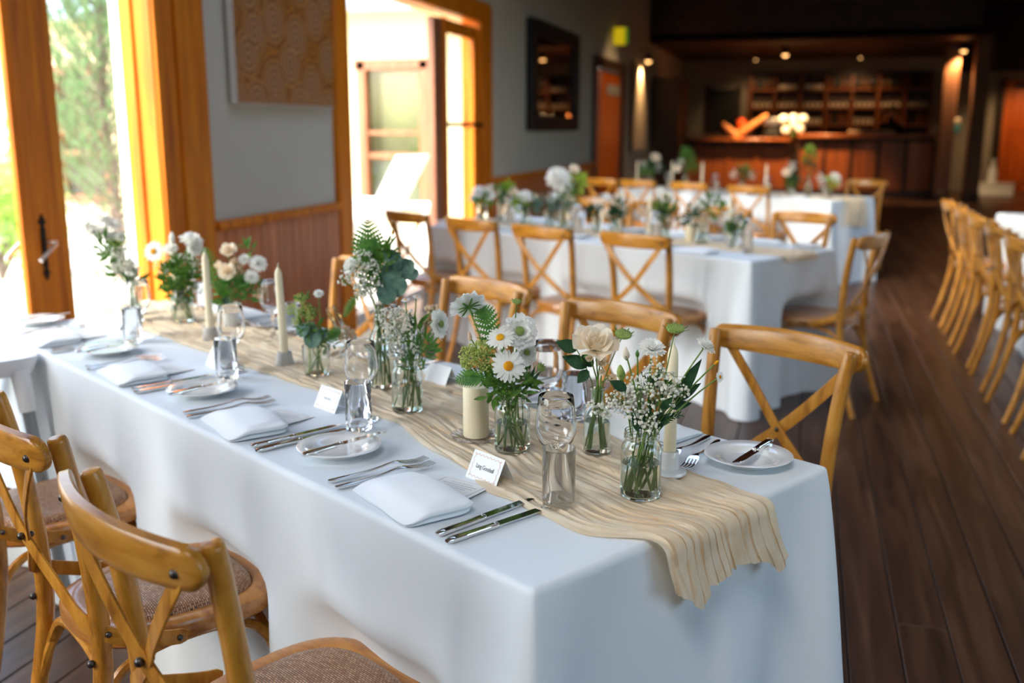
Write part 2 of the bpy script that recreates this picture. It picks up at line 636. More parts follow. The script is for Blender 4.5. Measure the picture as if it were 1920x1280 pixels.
    def grid(self, nu, nv, fn, wrap_u=False):
        vs = []
        for i in range(nu):
            for j in range(nv):
                vs.append(fn(i / (nu if wrap_u else nu - 1), j / (nv - 1)))
        fs = []
        for i in range(nu if wrap_u else nu - 1):
            i2 = (i + 1) % nu
            for j in range(nv - 1):
                fs.append((i * nv + j, i2 * nv + j, i2 * nv + j + 1, i * nv + j + 1))
        return self.add(vs, fs)

    def prism(self, poly, z0, z1, mat=None):
        n = len(poly)
        vs = [Vector((x, y, z0)) for x, y in poly] + [Vector((x, y, z1)) for x, y in poly]
        fs = [tuple(range(n - 1, -1, -1)), tuple(range(n, 2 * n))]
        for j in range(n):
            fs.append((j, (j + 1) % n, n + (j + 1) % n, n + j))
        if mat is not None:
            vs = [mat @ p for p in vs]
        return self.add(vs, fs)

    def xf(self, mat):
        self.v = [tuple(mat @ Vector(p)) for p in self.v]
        return self

    def mesh(self, name, mat, smooth=True, ang=42):
        me = bpy.data.meshes.new(name)
        me.from_pydata(self.v, [], self.f)
        me.materials.append(mat)
        if smooth:
            me.polygons.foreach_set('use_smooth', [True] * len(me.polygons))
            me.set_sharp_from_angle(angle=math.radians(ang))
        me.update()
        return me

    def build(self, name, mat, parent=None, smooth=True, ang=42, loc=None, stuff=False):
        o = bpy.data.objects.new(name, self.mesh(name, mat, smooth, ang))
        COL.objects.link(o)
        if parent is not None:
            o.parent = parent
        if loc is not None:
            o.location = loc
        if stuff:
            o['kind'] = 'stuff'
        return o


def tag(o, label=None, cat=None, group=None, kind=None):
    if label:
        o['label'] = label
    if cat:
        o['category'] = cat
    if group:
        o['group'] = group
    if kind:
        o['kind'] = kind
    return o


def thing(name, label, cat, loc=(0, 0, 0), rz=0.0, group=None, rot=None):
    o = bpy.data.objects.new(name, None)
    COL.objects.link(o)
    o.empty_display_size = 0.05
    o.location = loc
    o.rotation_euler = rot if rot is not None else (0, 0, rz)
    return tag(o, label, cat, group)


def structure(name, mb, mat, smooth=False):
    return tag(mb.build(name, mat, None, smooth), kind='structure')


def copy_tree(o, parent=None):
    c = o.copy()
    COL.objects.link(c)
    if parent is not None:
        c.parent = parent
    for ch in list(o.children):
        copy_tree(ch, c)
    return c


def put(proto, used, loc, rot, label, group=None):
    """the first call places the prototype itself, later calls place copies"""
    o = proto if not used else copy_tree(proto)
    used.append(o)
    o.location = loc
    o.rotation_euler = rot if isinstance(rot, (tuple, list)) else (0, 0, rot)
    o['label'] = label
    if group:
        o['group'] = group
    return o


ORD = ['first', 'second', 'third', 'fourth', 'fifth', 'sixth', 'seventh', 'eighth']

# ---------------------------------------------------------------- table frames (all three tables are set at the same slant to the room)
TA = math.radians(58.7)
E2 = Vector((math.cos(TA), math.sin(TA), 0))      # across the table, away from the camera
E1 = Vector((-math.sin(TA), math.cos(TA), 0))     # along the table, towards the garden wall
TL, TW, TH = 2.42, 0.75, 0.75
T1 = Vector((-0.317, 1.187, 0))
T2 = Vector((-0.221, 4.721, 0))
T3 = Vector((0.208, 8.909, 0))
ROT_IN = TA - PI / 2          # local +y -> E2
ROT_OUT = ROT_IN + PI         # local +y -> -E2


def W(s, t, z=0.0, o=T1):
    q = o + E1 * s + E2 * t
    return Vector((q.x, q.y, z))


RV = Vector((math.cos(YAW), math.sin(YAW), 0))
DV = Vector((-math.sin(YAW), math.cos(YAW), 0))

# ================================================================ SETTING
WX, WXO = -2.95, -3.10        # room face and outer face of the left wall
CEIL = 3.9
Y0, Y1, XR = -3.0, 24.5, 5.2
HEAD = 2.30

floor = structure('floor', MB().box((1.1, 10.75, -0.05), (8.6, 28.0, 0.06)), M['subfloor'])
# floorboards run down the room; each one is a part of the floor
PW = 0.136
rows = int((XR - WX) / PW) + 1
for i in range(rows):
    xc = WX + PW * (i + 0.5)
    y = Y0 - RND.uniform(0, 3.0)
    while y < Y1:
        L = RND.uniform(4.6, 6.6)
        a, b2 = max(y, Y0), min(y + L, Y1)
        y += L
        if b2 - a < 0.3 or b2 < -1.2:
            continue
        pl = MB().box((0, 0, -0.010), (PW - 0.004, b2 - a - 0.003, 0.02), b=0.0022).build('plank', M['plank'], floor, False)
        pl.location = (xc, (a + b2) / 2, RND.uniform(-0.0006, 0.0006))


def wall_with_openings(name, y0, y1, openings):
    mb = MB()
    y = y0
    for a, b2, z0, z1 in openings:
        if a > y:
            mb.box(((WX + WXO) / 2, (y + a) / 2, CEIL / 2), (WX - WXO, a - y, CEIL))
        mb.box(((WX + WXO) / 2, (a + b2) / 2, (z1 + CEIL) / 2), (WX - WXO, b2 - a, CEIL - z1))
        if z0 > 0:
            mb.box(((WX + WXO) / 2, (a + b2) / 2, z0 / 2), (WX - WXO, b2 - a, z0))
        y = b2
    mb.box(((WX + WXO) / 2, (y + y1) / 2, CEIL / 2), (WX - WXO, y1 - y, CEIL))
    return structure(name, mb, M['wall'])


D1A, D1B = 2.62, 4.13
D2A, D2B = 6.20, 9.00
D3A, D3B = 14.25, 16.45
wall_left = wall_with_openings('wall_left', Y0, Y1, [(-2.15, 0.65, 1.20, 2.50), (1.48, 2.48, 0.40, 3.40), (D1A, D1B, 0, HEAD), (D2A, D2B, 0, HEAD), (D3A, D3B, 0, 2.22)])
wall_back = structure('wall_back', MB().box((1.1, Y1 + 0.1, CEIL / 2), (8.6, 0.2, CEIL)), M['plaster'])
rw = MB()
for ya, yb in ((Y0, -2.2), (2.2, 7.4), (11.8, Y1)):
    rw.box((XR + 0.1, (ya + yb) / 2, CEIL / 2), (0.2, yb - ya, CEIL))
for ya, yb, za, zb in ((-2.2, 2.2, 1.0, 2.9), (7.4, 11.8, 1.3, 3.3)):
    rw.box((XR + 0.1, (ya + yb) / 2, za / 2), (0.2, yb - ya, za)).box((XR + 0.1, (ya + yb) / 2, (zb + CEIL) / 2), (0.2, yb - ya, CEIL - zb))
wall_right = structure('wall_right', rw, M['wall'])
wall_front = structure('wall_front', MB().box((1.1, Y0 - 0.1, CEIL / 2), (8.6, 0.2, CEIL)), M['wall'])
# ceiling with two unseen roof lights, added to bring skylight onto the tables
cl_ = MB()
ADDED_ROOF_LIGHTS = []
CX0, CX1 = -3.3, 5.5
yy = Y0 - .2
for hx0, hx1, hy0, hy1 in ((-0.9, 0.9, -1.7, -0.1), (-2.0, 0.2, 4.2, 6.8)):
    cl_.box(((CX0 + CX1) / 2, (yy + hy0) / 2, CEIL + .08), (CX1 - CX0, hy0 - yy, .16))
    cl_.box(((CX0 + hx0) / 2, (hy0 + hy1) / 2, CEIL + .08), (hx0 - CX0, hy1 - hy0, .16))
    cl_.box(((CX1 + hx1) / 2, (hy0 + hy1) / 2, CEIL + .08), (CX1 - hx1, hy1 - hy0, .16))
    ADDED_ROOF_LIGHTS.append((hx0, hx1, hy0, hy1))
    yy = hy1
ceiling = structure('ceiling', cl_, M['plaster'])
ceiling_rear = structure('ceiling_rear', MB().box(((CX0 + CX1) / 2, (yy + Y1 + .2) / 2, CEIL + .08), (CX1 - CX0, Y1 + .2 - yy, .16)), M['darkwood'])  # unseen; dark timber chosen to dim what the floor reflects
# glazed frames of unseen windows and roof lights, most of them added for light
def glazed(name, axis, pos, a0, a1, z0, z1, bars):
    w = bpy.data.objects.new(name, None)
    COL.objects.link(w)
    tag(w, kind='structure')

    def bx_(nm, u0, u1, v0, v1, th, mat, b=.004):
        cu_, cv, su, sv = (u0 + u1) / 2, (v0 + v1) / 2, u1 - u0, v1 - v0
        c, s = {'x': ((pos, cu_, cv), (th, su, sv)), 'z': ((cu_, cv, pos), (su, sv, th))}[axis]
        MB().box(c, s, b=b).build(nm, M[mat], w)
    for u0, u1, v0, v1 in ((a0, a1, z0, z0 + .06), (a0, a1, z1 - .06, z1), (a0, a0 + .06, z0, z1), (a1 - .06, a1, z0, z1)):
        bx_('frame', u0, u1, v0, v1, .07, 'joinery')
    step = (a1 - a0) / bars
    for i in range(bars):
        if i:
            bx_('mullion', a0 + step * i - .025, a0 + step * i + .025, z0, z1, .06, 'joinery')
        bx_('pane', a0 + step * i + .03, a0 + step * (i + 1) - .03, z0 + .05, z1 - .05, .005, 'pane', 0)


glazed('window_1', 'x', -3.03, -2.15, 0.65, 1.20, 2.50, 3)
glazed('window_2', 'x', -3.03, 1.48, 2.48, 0.40, 3.40, 1)  # unseen tall window, added to brighten the garden end of the front table
glazed('window_3', 'x', XR + .1, -2.2, 2.2, 1.0, 2.9, 4)  # unseen, added as fill light from the right
glazed('window_4', 'x', XR + .1, 7.4, 11.8, 1.3, 3.3, 4)  # unseen, added to lift the wall farther down the room
for i, (a, b2, c, d) in enumerate(ADDED_ROOF_LIGHTS):
    glazed('window_%d' % (5 + i), 'z', CEIL + .08, a, b2, c, d, 2)  # roof lights added to brighten the table tops
# low timber bulkhead over the bar end, built from boards
loft = structure('ceiling_bulkhead', MB().box((-0.1, 21.85, 2.98), (5.66, 5.26, 0.12)).box((-0.1, 19.3, 3.46), (5.66, 0.1, 0.84)), M['darkwood'])
for i in range(7):
    p = MB().box((0, 0, 0), (5.64, 0.03, 0.115), b=0.004).build('plank', M['darkwood'], loft)
    p.location = (-0.1, 19.235, 2.99 + i * 0.125)
for i in range(12):
    p = MB().box((0, 0, 0), (0.46, 5.2, 0.03), b=0.004).build('plank', M['darkwood'], loft)
    p.location = (-2.68 + i * 0.47, 21.85, 2.905)


def frame_post(name, y0, y1, z1, out=0.03, mat='joinery', z0=0.0, kind='structure', x0=None):
    x0 = WX if x0 is None else x0
    o = MB().box((x0 + out / 2, (y0 + y1) / 2, (z0 + z1) / 2), (out, y1 - y0, z1 - z0), b=0.006).build(name, M[mat], None)
    return tag(o, kind=kind)


# door 1: hinged leaf shut against a meeting strip, the other leaf folded away outside
door_1 = bpy.data.objects.new('door_1', None)
COL.objects.link(door_1)
tag(door_1, kind='structure')


def part_box(name, par, c, s, mat, b=0.004):
    return MB().box(c, s, b=b).build(name, M[mat], par)


dx = WX - 0.025     # leaf centre plane
part_box('stile', door_1, (dx, 3.313, 1.13), (0.05, 0.116, 2.22), 'joinery')
part_box('glazing_bead', door_1, (dx + 0.006, 3.247, 1.13), (0.03, 0.02, 2.2), 'joinery')
part_box('meeting_strip', door_1, (dx - 0.004, 3.431, 1.13), (0.05, 0.118, 2.24), 'joinery')
part_box('stile', door_1, (dx, 2.69, 1.13), (0.05, 0.12, 2.22), 'joinery')
part_box('rail', door_1, (dx, 2.99, 2.18), (0.05, 0.5, 0.12), 'joinery')
part_box('rail', door_1, (dx, 2.99, 0.15), (0.05, 0.5, 0.26), 'joinery')
part_box('glass_pane', door_1, (dx, 2.995, 1.2), (0.006, 0.50, 1.86), 'pane', 0)
# wrought iron backplate with spear ends and a lever on each face
bp = MB()
outl = [(0, .132), (.007, .119), (.018, .104), (.019, .094), (.011, .089), (.007, .083), (.011, .078), (.0135, .070), (.0135, -.050), (.010, -.06),
        (.0135, -.07), (.0125, -.082), (.007, -.087), (.014, -.098), (.017, -.107), (.012, -.117), (0, -.138)]
poly = outl + [(-x, z) for x, z in outl[-2:0:-1]]
bp.prism(poly, 0, 0.006, Matrix(((0, 0, 1, 0), (1, 0, 0, 0), (0, 1, 0, 0), (0, 0, 0, 1))))
hb = bp.build('handle_plate', M['iron'], door_1, False)
hb.location = (dx + 0.025, 3.333, 0.885)
for sx in (1, -1):
    lv = MB()
    x = 0.006 if sx > 0 else -0.0
    lv.tube([(sx * 0.004, 0, 0), (sx * 0.05, 0, 0.0)], 0.008, 8)
    lv.tube([(sx * 0.046, 0.006, 0.002), (sx * 0.058, -0.006, -0.004), (sx * 0.060, -0.05, -0.030), (sx * 0.056, -0.098, -0.062)], [0.008, 0.008, 0.0075, 0.0085], 8)
    h = lv.build('lever', M['brushed'], hb)
    h.location = (x if sx > 0 else -0.05, 0.004, 0.018)
# jamb, stop, frame face and architrave on the far side of door 1
jb = structure('trim_1', MB().box((-3.02, D1B + 0.008, 1.16), (0.16, 0.03, 2.32)), M['joinery'])
part_box('door_stop', jb, (-3.05, D1B - 0.012, 1.15), (0.04, 0.020, 2.26), 'joinery')
part_box('frame_face', jb, (WX + 0.012, D1B + 0.075, 1.2), (0.034, 0.145, 2.4), 'joinery')
part_box('bead', jb, (WX + 0.03, D1B + 0.158, 1.2), (0.03, 0.022, 2.4), 'joinery')
part_box('architrave', jb, (WX + 0.016, D1B + 0.285, 1.22), (0.042, 0.22, 2.44), 'joinery')
part_box('head_frame', jb, (-3.03, (D1A + D1B) / 2, HEAD + 0.01), (0.16, D1B - D1A, 0.03), 'joinery')
part_box('head_architrave', jb, (WX + 0.016, (D1A + D1B) / 2, HEAD + 0.09), (0.04, D1B - D1A + 0.5, 0.18), 'joinery')
part_box('near_jamb', jb, (-3.03, D1A - 0.008, 1.16), (0.16, 0.03, 2.32), 'joinery')
part_box('outer_trim', jb, (-3.125, D1B + 0.03, 1.16), (0.05, 0.09, 2.32), 'whitepaint')

# door 2: wide garden doors, far leaf shut, near leaf folded away outside
door_2 = bpy.data.objects.new('door_2', None)
COL.objects.link(door_2)
tag(door_2, kind='structure')
part_box('stile', door_2, (dx - 0.01, 7.96, 1.13), (0.06, 0.20, 2.22), 'sash')
part_box('meeting_strip', door_2, (dx + 0.02, 8.085, 1.13), (0.05, 0.06, 2.24), 'joinery')
part_box('stile', door_2, (dx, 8.93, 1.13), (0.05, 0.13, 2.22), 'joinery')
part_box('rail', door_2, (dx, 8.5, 2.19), (0.05, 0.76, 0.11), 'joinery')
part_box('rail', door_2, (dx, 8.5, 0.15), (0.05, 0.76, 0.26), 'joinery')
part_box('glass_pane', door_2, (dx, 8.48, 1.2), (0.006, 0.76, 1.88), 'pane', 0)
part_box('hook_bar', door_2, (dx + 0.05, 8.56, 1.385), (0.02, 0.98, 0.035), 'iron', 0.006)
jb2 = structure('trim_2', MB().box((-3.03, D2B + 0.008, 1.16), (0.16, 0.03, 2.32)), M['joinery'])
part_box('frame_face', jb2, (WX + 0.012, D2B + 0.06, 1.2), (0.034, 0.12, 2.4), 'joinery')
part_box('architrave', jb2, (WX + 0.016, D2B + 0.22, 1.22), (0.042, 0.20, 2.44), 'joinery')
part_box('architrave', jb2, (WX + 0.016, D2A - 0.12, 1.22), (0.045, 0.20, 2.44), 'joinery')
part_box('near_jamb', jb2, (-3.03, D2A - 0.008, 1.16), (0.16, 0.03, 2.32), 'joinery')
part_box('head_frame', jb2, (-3.03, (D2A + D2B) / 2, HEAD + 0.01), (0.16, D2B - D2A, 0.03), 'joinery')
part_box('head_architrave', jb2, (WX + 0.016, (D2A + D2B) / 2, HEAD + 0.09), (0.04, D2B - D2A + 0.6, 0.18), 'joinery')

# wainscot: tongue and groove boards under a rail, each board a part
def wainscot(idx, ya, yb, pitch, single):
    base = structure('trim_%d' % idx, MB().box((WX + 0.006, (ya + yb) / 2, 0.42), (0.012, yb - ya, 0.84)), M['darkwood'])
    n = max(1, round((yb - ya) / pitch))
    w = (yb - ya) / n
    if single:
        for i in range(n):
            p = MB().box((0, 0, 0), (0.016, w - 0.004, 0.82), b=0.004).build('board', M['wainscot'], base)
            p.location = (WX + 0.018, ya + w * (i + .5), 0.43)
    else:
        mb = MB()
        for i in range(n):
            mb.box((WX + 0.018, ya + w * (i + .5), 0.43), (0.016, w - 0.008, 0.82), b=0.004)
        mb.build('boards', M['wainscot'], base, stuff=True)
    part_box('dado_rail', base, (WX + 0.028, (ya + yb) / 2, 0.858), (0.056, yb - ya, 0.05), 'joinery', 0.008)
    part_box('skirting', base, (WX + 0.025, (ya + yb) / 2, 0.07), (0.05, yb - ya, 0.14), 'joinery', 0.006)


wainscot(3, D1B + 0.40, D2A - 0.22, 0.092, True)
wainscot(4, D2B + 0.33, D3A - 0.12, 0.092, False)

# door 3: open inner door far along the wall
door_3 = bpy.data.objects.new('door_3', None)
COL.objects.link(door_3)
tag(door_3, kind='structure')
part_box('architrave', door_3, (WX + 0.02, D3A - 0.05, 1.14), (0.05, 0.16, 2.28), 'darkwood')
part_box('architrave', door_3, (WX + 0.02, D3B + 0.05, 1.14), (0.05, 0.16, 2.28), 'darkwood')
part_box('architrave', door_3, (WX + 0.02, (D3A + D3B) / 2, 2.28), (0.05, D3B - D3A + .28, 0.16), 'darkwood')
part_box('door_leaf', door_3, (WX - 0.04, 15.62, 1.1), (0.05, 1.62, 2.2), 'reddoor')
part_box('door_leaf', door_3, (WX - 0.17, 14.5, 1.0), (0.04, 0.5, 2.0), 'gutter')
part_box('sign_plate', door_3, (WX - 0.008, 15.75, 1.93), (0.012, 1.05, 0.16), 'plaster', 0.002)

# ---------------------------------------------------------------- things on the left wall
pt = thing('painting', 'tall canvas painted with ochre and mauve concentric arcs', 'painting', (WX + 0.03, 5.34, 2.06))
MB().box((0, 0, 0), (0.04, 1.14, 1.16), b=0.003).build('canvas_edge', M['paper'], pt)
MB().box((0.0215, 0, 0), (0.003, 1.13, 1.15)).build('painted_face', M['painting'], pt, False)

mr = thing('wall_mirror', 'dark framed mirror on the grey wall beyond the garden doors', 'mirror', (WX + 0.04, 11.8, 1.92))
for nm, c, s in (('frame', (0, -1.05, 0), (0.07, 0.26, 1.18)), ('frame', (0, 1.05, 0), (0.07, 0.26, 1.18)), ('frame', (0, 0, 0.51), (0.07, 1.86, 0.17)), ('frame', (0, 0, -0.51), (0.07, 1.86, 0.17))):
    MB().box(c, s, b=0.012).build(nm, M['black'], mr)
MB().box((-0.01, 0, 0), (0.02, 1.88, 0.88)).build('mirror_plate', M['mirror'], mr, False)

ex = thing('exit_sign', 'glowing yellow and green exit box above the orange door', 'exit sign', (WX, 15.6, 2.72))
MB().box((0.05, 0, 0.09), (0.1, 0.05, 0.03)).build('bracket', M['black'], ex)
MB().box((0.10, 0, 0), (0.17, 0.06, 0.25), b=0.01).build('light_box', M['exit'], ex)
MB().box((0.205, 0, 0), (0.04, 0.06, 0.24), b=0.01).build('green_panel', M['exitgreen'], ex)

lp = thing('wall_panel', 'tall cream fabric panel washed by a small warm spotlight', 'wall hanging', (WX + 0.02, 18.1, 1.70))
MB().box((0, 0, 0), (0.04, 1.5, 1.45), b=0.004).build('fabric', M['crockery'], lp)  # bright wall under the spotlight, put into a cream sheet
MB().box((0.0, -0.8, 0.02), (0.06, 0.12, 1.52), b=0.004).build('edge_frame', M['darkwood'], lp)


def spot(loc, label, power, aim, name='spot_light', r=0.05):
    t = thing(name, label, 'light', loc)
    MB().lathe([(0.0, 0.13), (0.05, 0.13), (0.06, 0.0), (0.052, 0.0), (0.045, 0.1), (0.0, 0.1)], 14).build('can', M['black'], t)
    MB().ball((0, 0, 0.0), r, 10, 6, (1, 1, 0.7)).build('bulb', M['bulb'], t)
    if loc[0] > -2:
        MB().tube([(0, 0, .12), (0, 0, 2.90 - loc[2])], .02, 8).build('drop_rod', M['black'], t)
    d = bpy.data.lights.new('spot_beam', 'SPOT')
    d.energy = power
    d.color = (1.0, 0.62, 0.28)
    d.spot_size = math.radians(95)
    d.spot_blend = 0.7
    d.shadow_soft_size = 0.06
    l = bpy.data.objects.new('spot_beam', d)
    COL.objects.link(l)
    l.parent = t
    l.location = (0, 0, -0.06)
    l.rotation_euler = Vector(aim).to_track_quat('-Z', 'Y').to_euler()
    return t


sp_ = spot((-2.78, 18.05, 2.50), 'small warm spotlight washing the cream fabric panel', 60, (-0.45, 0.1, -0.9))
MB().tube([(0, 0, .12), (0, 0, .20), (-.17, 0, .20)], .012, 6).build('wall_arm', M['black'], sp_)
spot((-0.52, 20.4, 2.72), 'lit warm downlight over the middle of the bar', 420, (0, 0.35, -0.95))
spot((2.60, 20.25, 2.72), 'lit warm downlight beside the timber posts', 110, (-0.1, 0.3, -0.95))
spot((0.95, 23.0, 2.80), 'dim warm downlight in front of the bottle shelves', 26, (0, 0.65, -0.75), r=0.02)
spot((-1.2, 23.0, 2.80), 'dim warm downlight above the crockery shelf', 22, (0, 0.6, -0.8), r=0.02)

spot((4.75, 22.9, 2.70), 'warm downlight in front of the orange end door', 60, (-0.1, 0.5, -0.85), r=0.03)  # lamp out of view, added to brighten the end door
d3 = bpy.data.lights.new('picture_lamp_beam', 'SPOT')  # unseen ceiling spotlight added to brighten the orange inner door
d3.energy = 70
d3.color = (1.0, 0.66, 0.34)
d3.spot_size = math.radians(48)
d3.spot_blend = 0.6
d3.shadow_soft_size = 0.08
l3 = bpy.data.objects.new('picture_lamp_beam', d3)
COL.objects.link(l3)
l3.location = (-0.9, 15.2, 3.8)
l3.rotation_euler = Vector((-2.05, 0.35, -2.5)).to_track_quat('-Z', 'Y').to_euler()

# timber posts at the bar end
for (x, y, w, lab) in ((2.45, 20.5, 0.26, 'broad brown timber post standing against the bar end'), (2.92, 20.2, 0.26, 'broad brown timber post nearer the orange door')):
    t = thing('timber_post', lab, 'post', (x, y, 0))
    MB().box((0, 0, 1.5), (w, w, 3.0), b=0.015).build('shaft', M['post'], t)
    MB().box((0, 0, 0.09), (w + 0.03, w + 0.03, 0.18), b=0.01).build('base_block', M['darkwood'], t)
hb2 = thing('dispenser', 'small teal and cream box fixed to the timber post', 'dispenser', (2.62, 20.34, 1.34))
MB().box((0, 0, 0), (0.10, 0.06, 0.16), b=0.012).build('body', M['teal'], hb2)
MB().box((0, 0, 0.13), (0.10, 0.06, 0.10), b=0.012).build('cream_top', M['crockery'], hb2)

# end wall: dark doorway on the left of the bar, orange door on the right
door_4 = bpy.data.objects.new('door_4', None)
COL.objects.link(door_4)
tag(door_4, kind='structure')
part_box('dark_opening', door_4, (-1.98, Y1 - 0.01, 1.12), (0.62, 0.06, 2.24), 'black')  # black sheet in place of the doorway's unlit depth
part_box('jamb', door_4, (-2.34, Y1 - 0.02, 1.16), (0.1, 0.08, 2.32), 'darkwood')
part_box('jamb', door_4, (-1.62, Y1 - 0.02, 1.16), (0.1, 0.08, 2.32), 'darkwood')
door_5 = bpy.data.objects.new('door_5', None)
COL.objects.link(door_5)
tag(door_5, kind='structure')
part_box('door_leaf', door_5, (4.52, Y1 - 0.05, 1.18), (0.94, 0.06, 2.36), 'reddoor')
for zz in (0.6, 1.72):
    part_box('door_panel', door_5, (4.52, Y1 - 0.09, zz), (0.62, 0.02, 0.86), 'reddoor', 0.008)
part_box('dark_fitting', door_5, (4.35, Y1 - 0.1, 2.24), (0.26, 0.05, 0.09), 'black', 0.01)
part_box('jamb', door_5, (4.0, Y1 - 0.05, 1.2), (0.1, 0.12, 2.4), 'darkwood')
tall = structure('trim_5', MB().box((4.1, Y1 - 0.06, 3.2), (2.2, 0.1, 1.3)), M['darkwood'])
cab = thing('timber_cupboard', 'tall dark timber cupboard against the wall behind the fabric panel', 'cupboard', (-2.66, 20.2, 0))
MB().box((0, 0, 1.14), (0.5, 1.4, 2.28), b=0.01).build('body', M['darkwood'], cab)
for s in (-1, 1):
    MB().box((0.26, s * 0.37, 1.18), (0.02, 0.70, 2.1), b=0.008).build('door', M['darkwood'], cab)
    MB().ball((0.28, s * 0.06, 1.1), 0.018, 8, 6).build('knob', M['brushed'], cab)

# ================================================================ CHAIRS
def seat_outline(n, inset=0.0, zc=0.0):
    pts = []
    for i in range(n):
        a = 2 * PI * i / n
        ca, sa = math.cos(a), math.sin(a)
        e = 2 / 2.9
        x = math.copysign(abs(ca) ** e, ca) * (0.205 - inset)
        y = math.copysign(abs(sa) ** e, sa) * (0.198 - inset)
        x *= 1.0 - 0.17 * (0.5 - y / 0.40)
        pts.append((x, y))
    return pts


def bez(p0, p1, p2, p3, n):
    out = []
    for i in range(n + 1):
        t = i / n
        out.append(Vector(p0) * (1 - t) ** 3 + Vector(p1) * 3 * t * (1 - t) ** 2 + Vector(p2) * 3 * t * t * (1 - t) + Vector(p3) * t ** 3)
    return out


def catmull(pts, k=4):
    pts = [Vector(p) for p in pts]
    out = []
    for i in range(len(pts) - 1):
        a = pts[max(i - 1, 0)]
        b2, c = pts[i], pts[i + 1]
        d = pts[min(i + 2, len(pts) - 1)]
        for j in range(k):
            t = j / k
            out.append(0.5 * ((2 * b2) + (c - a) * t + (2 * a - 5 * b2 + 4 * c - d) * t * t + (3 * b2 - 3 * c + d - a) * t ** 3))
    out.append(pts[-1])
    return out


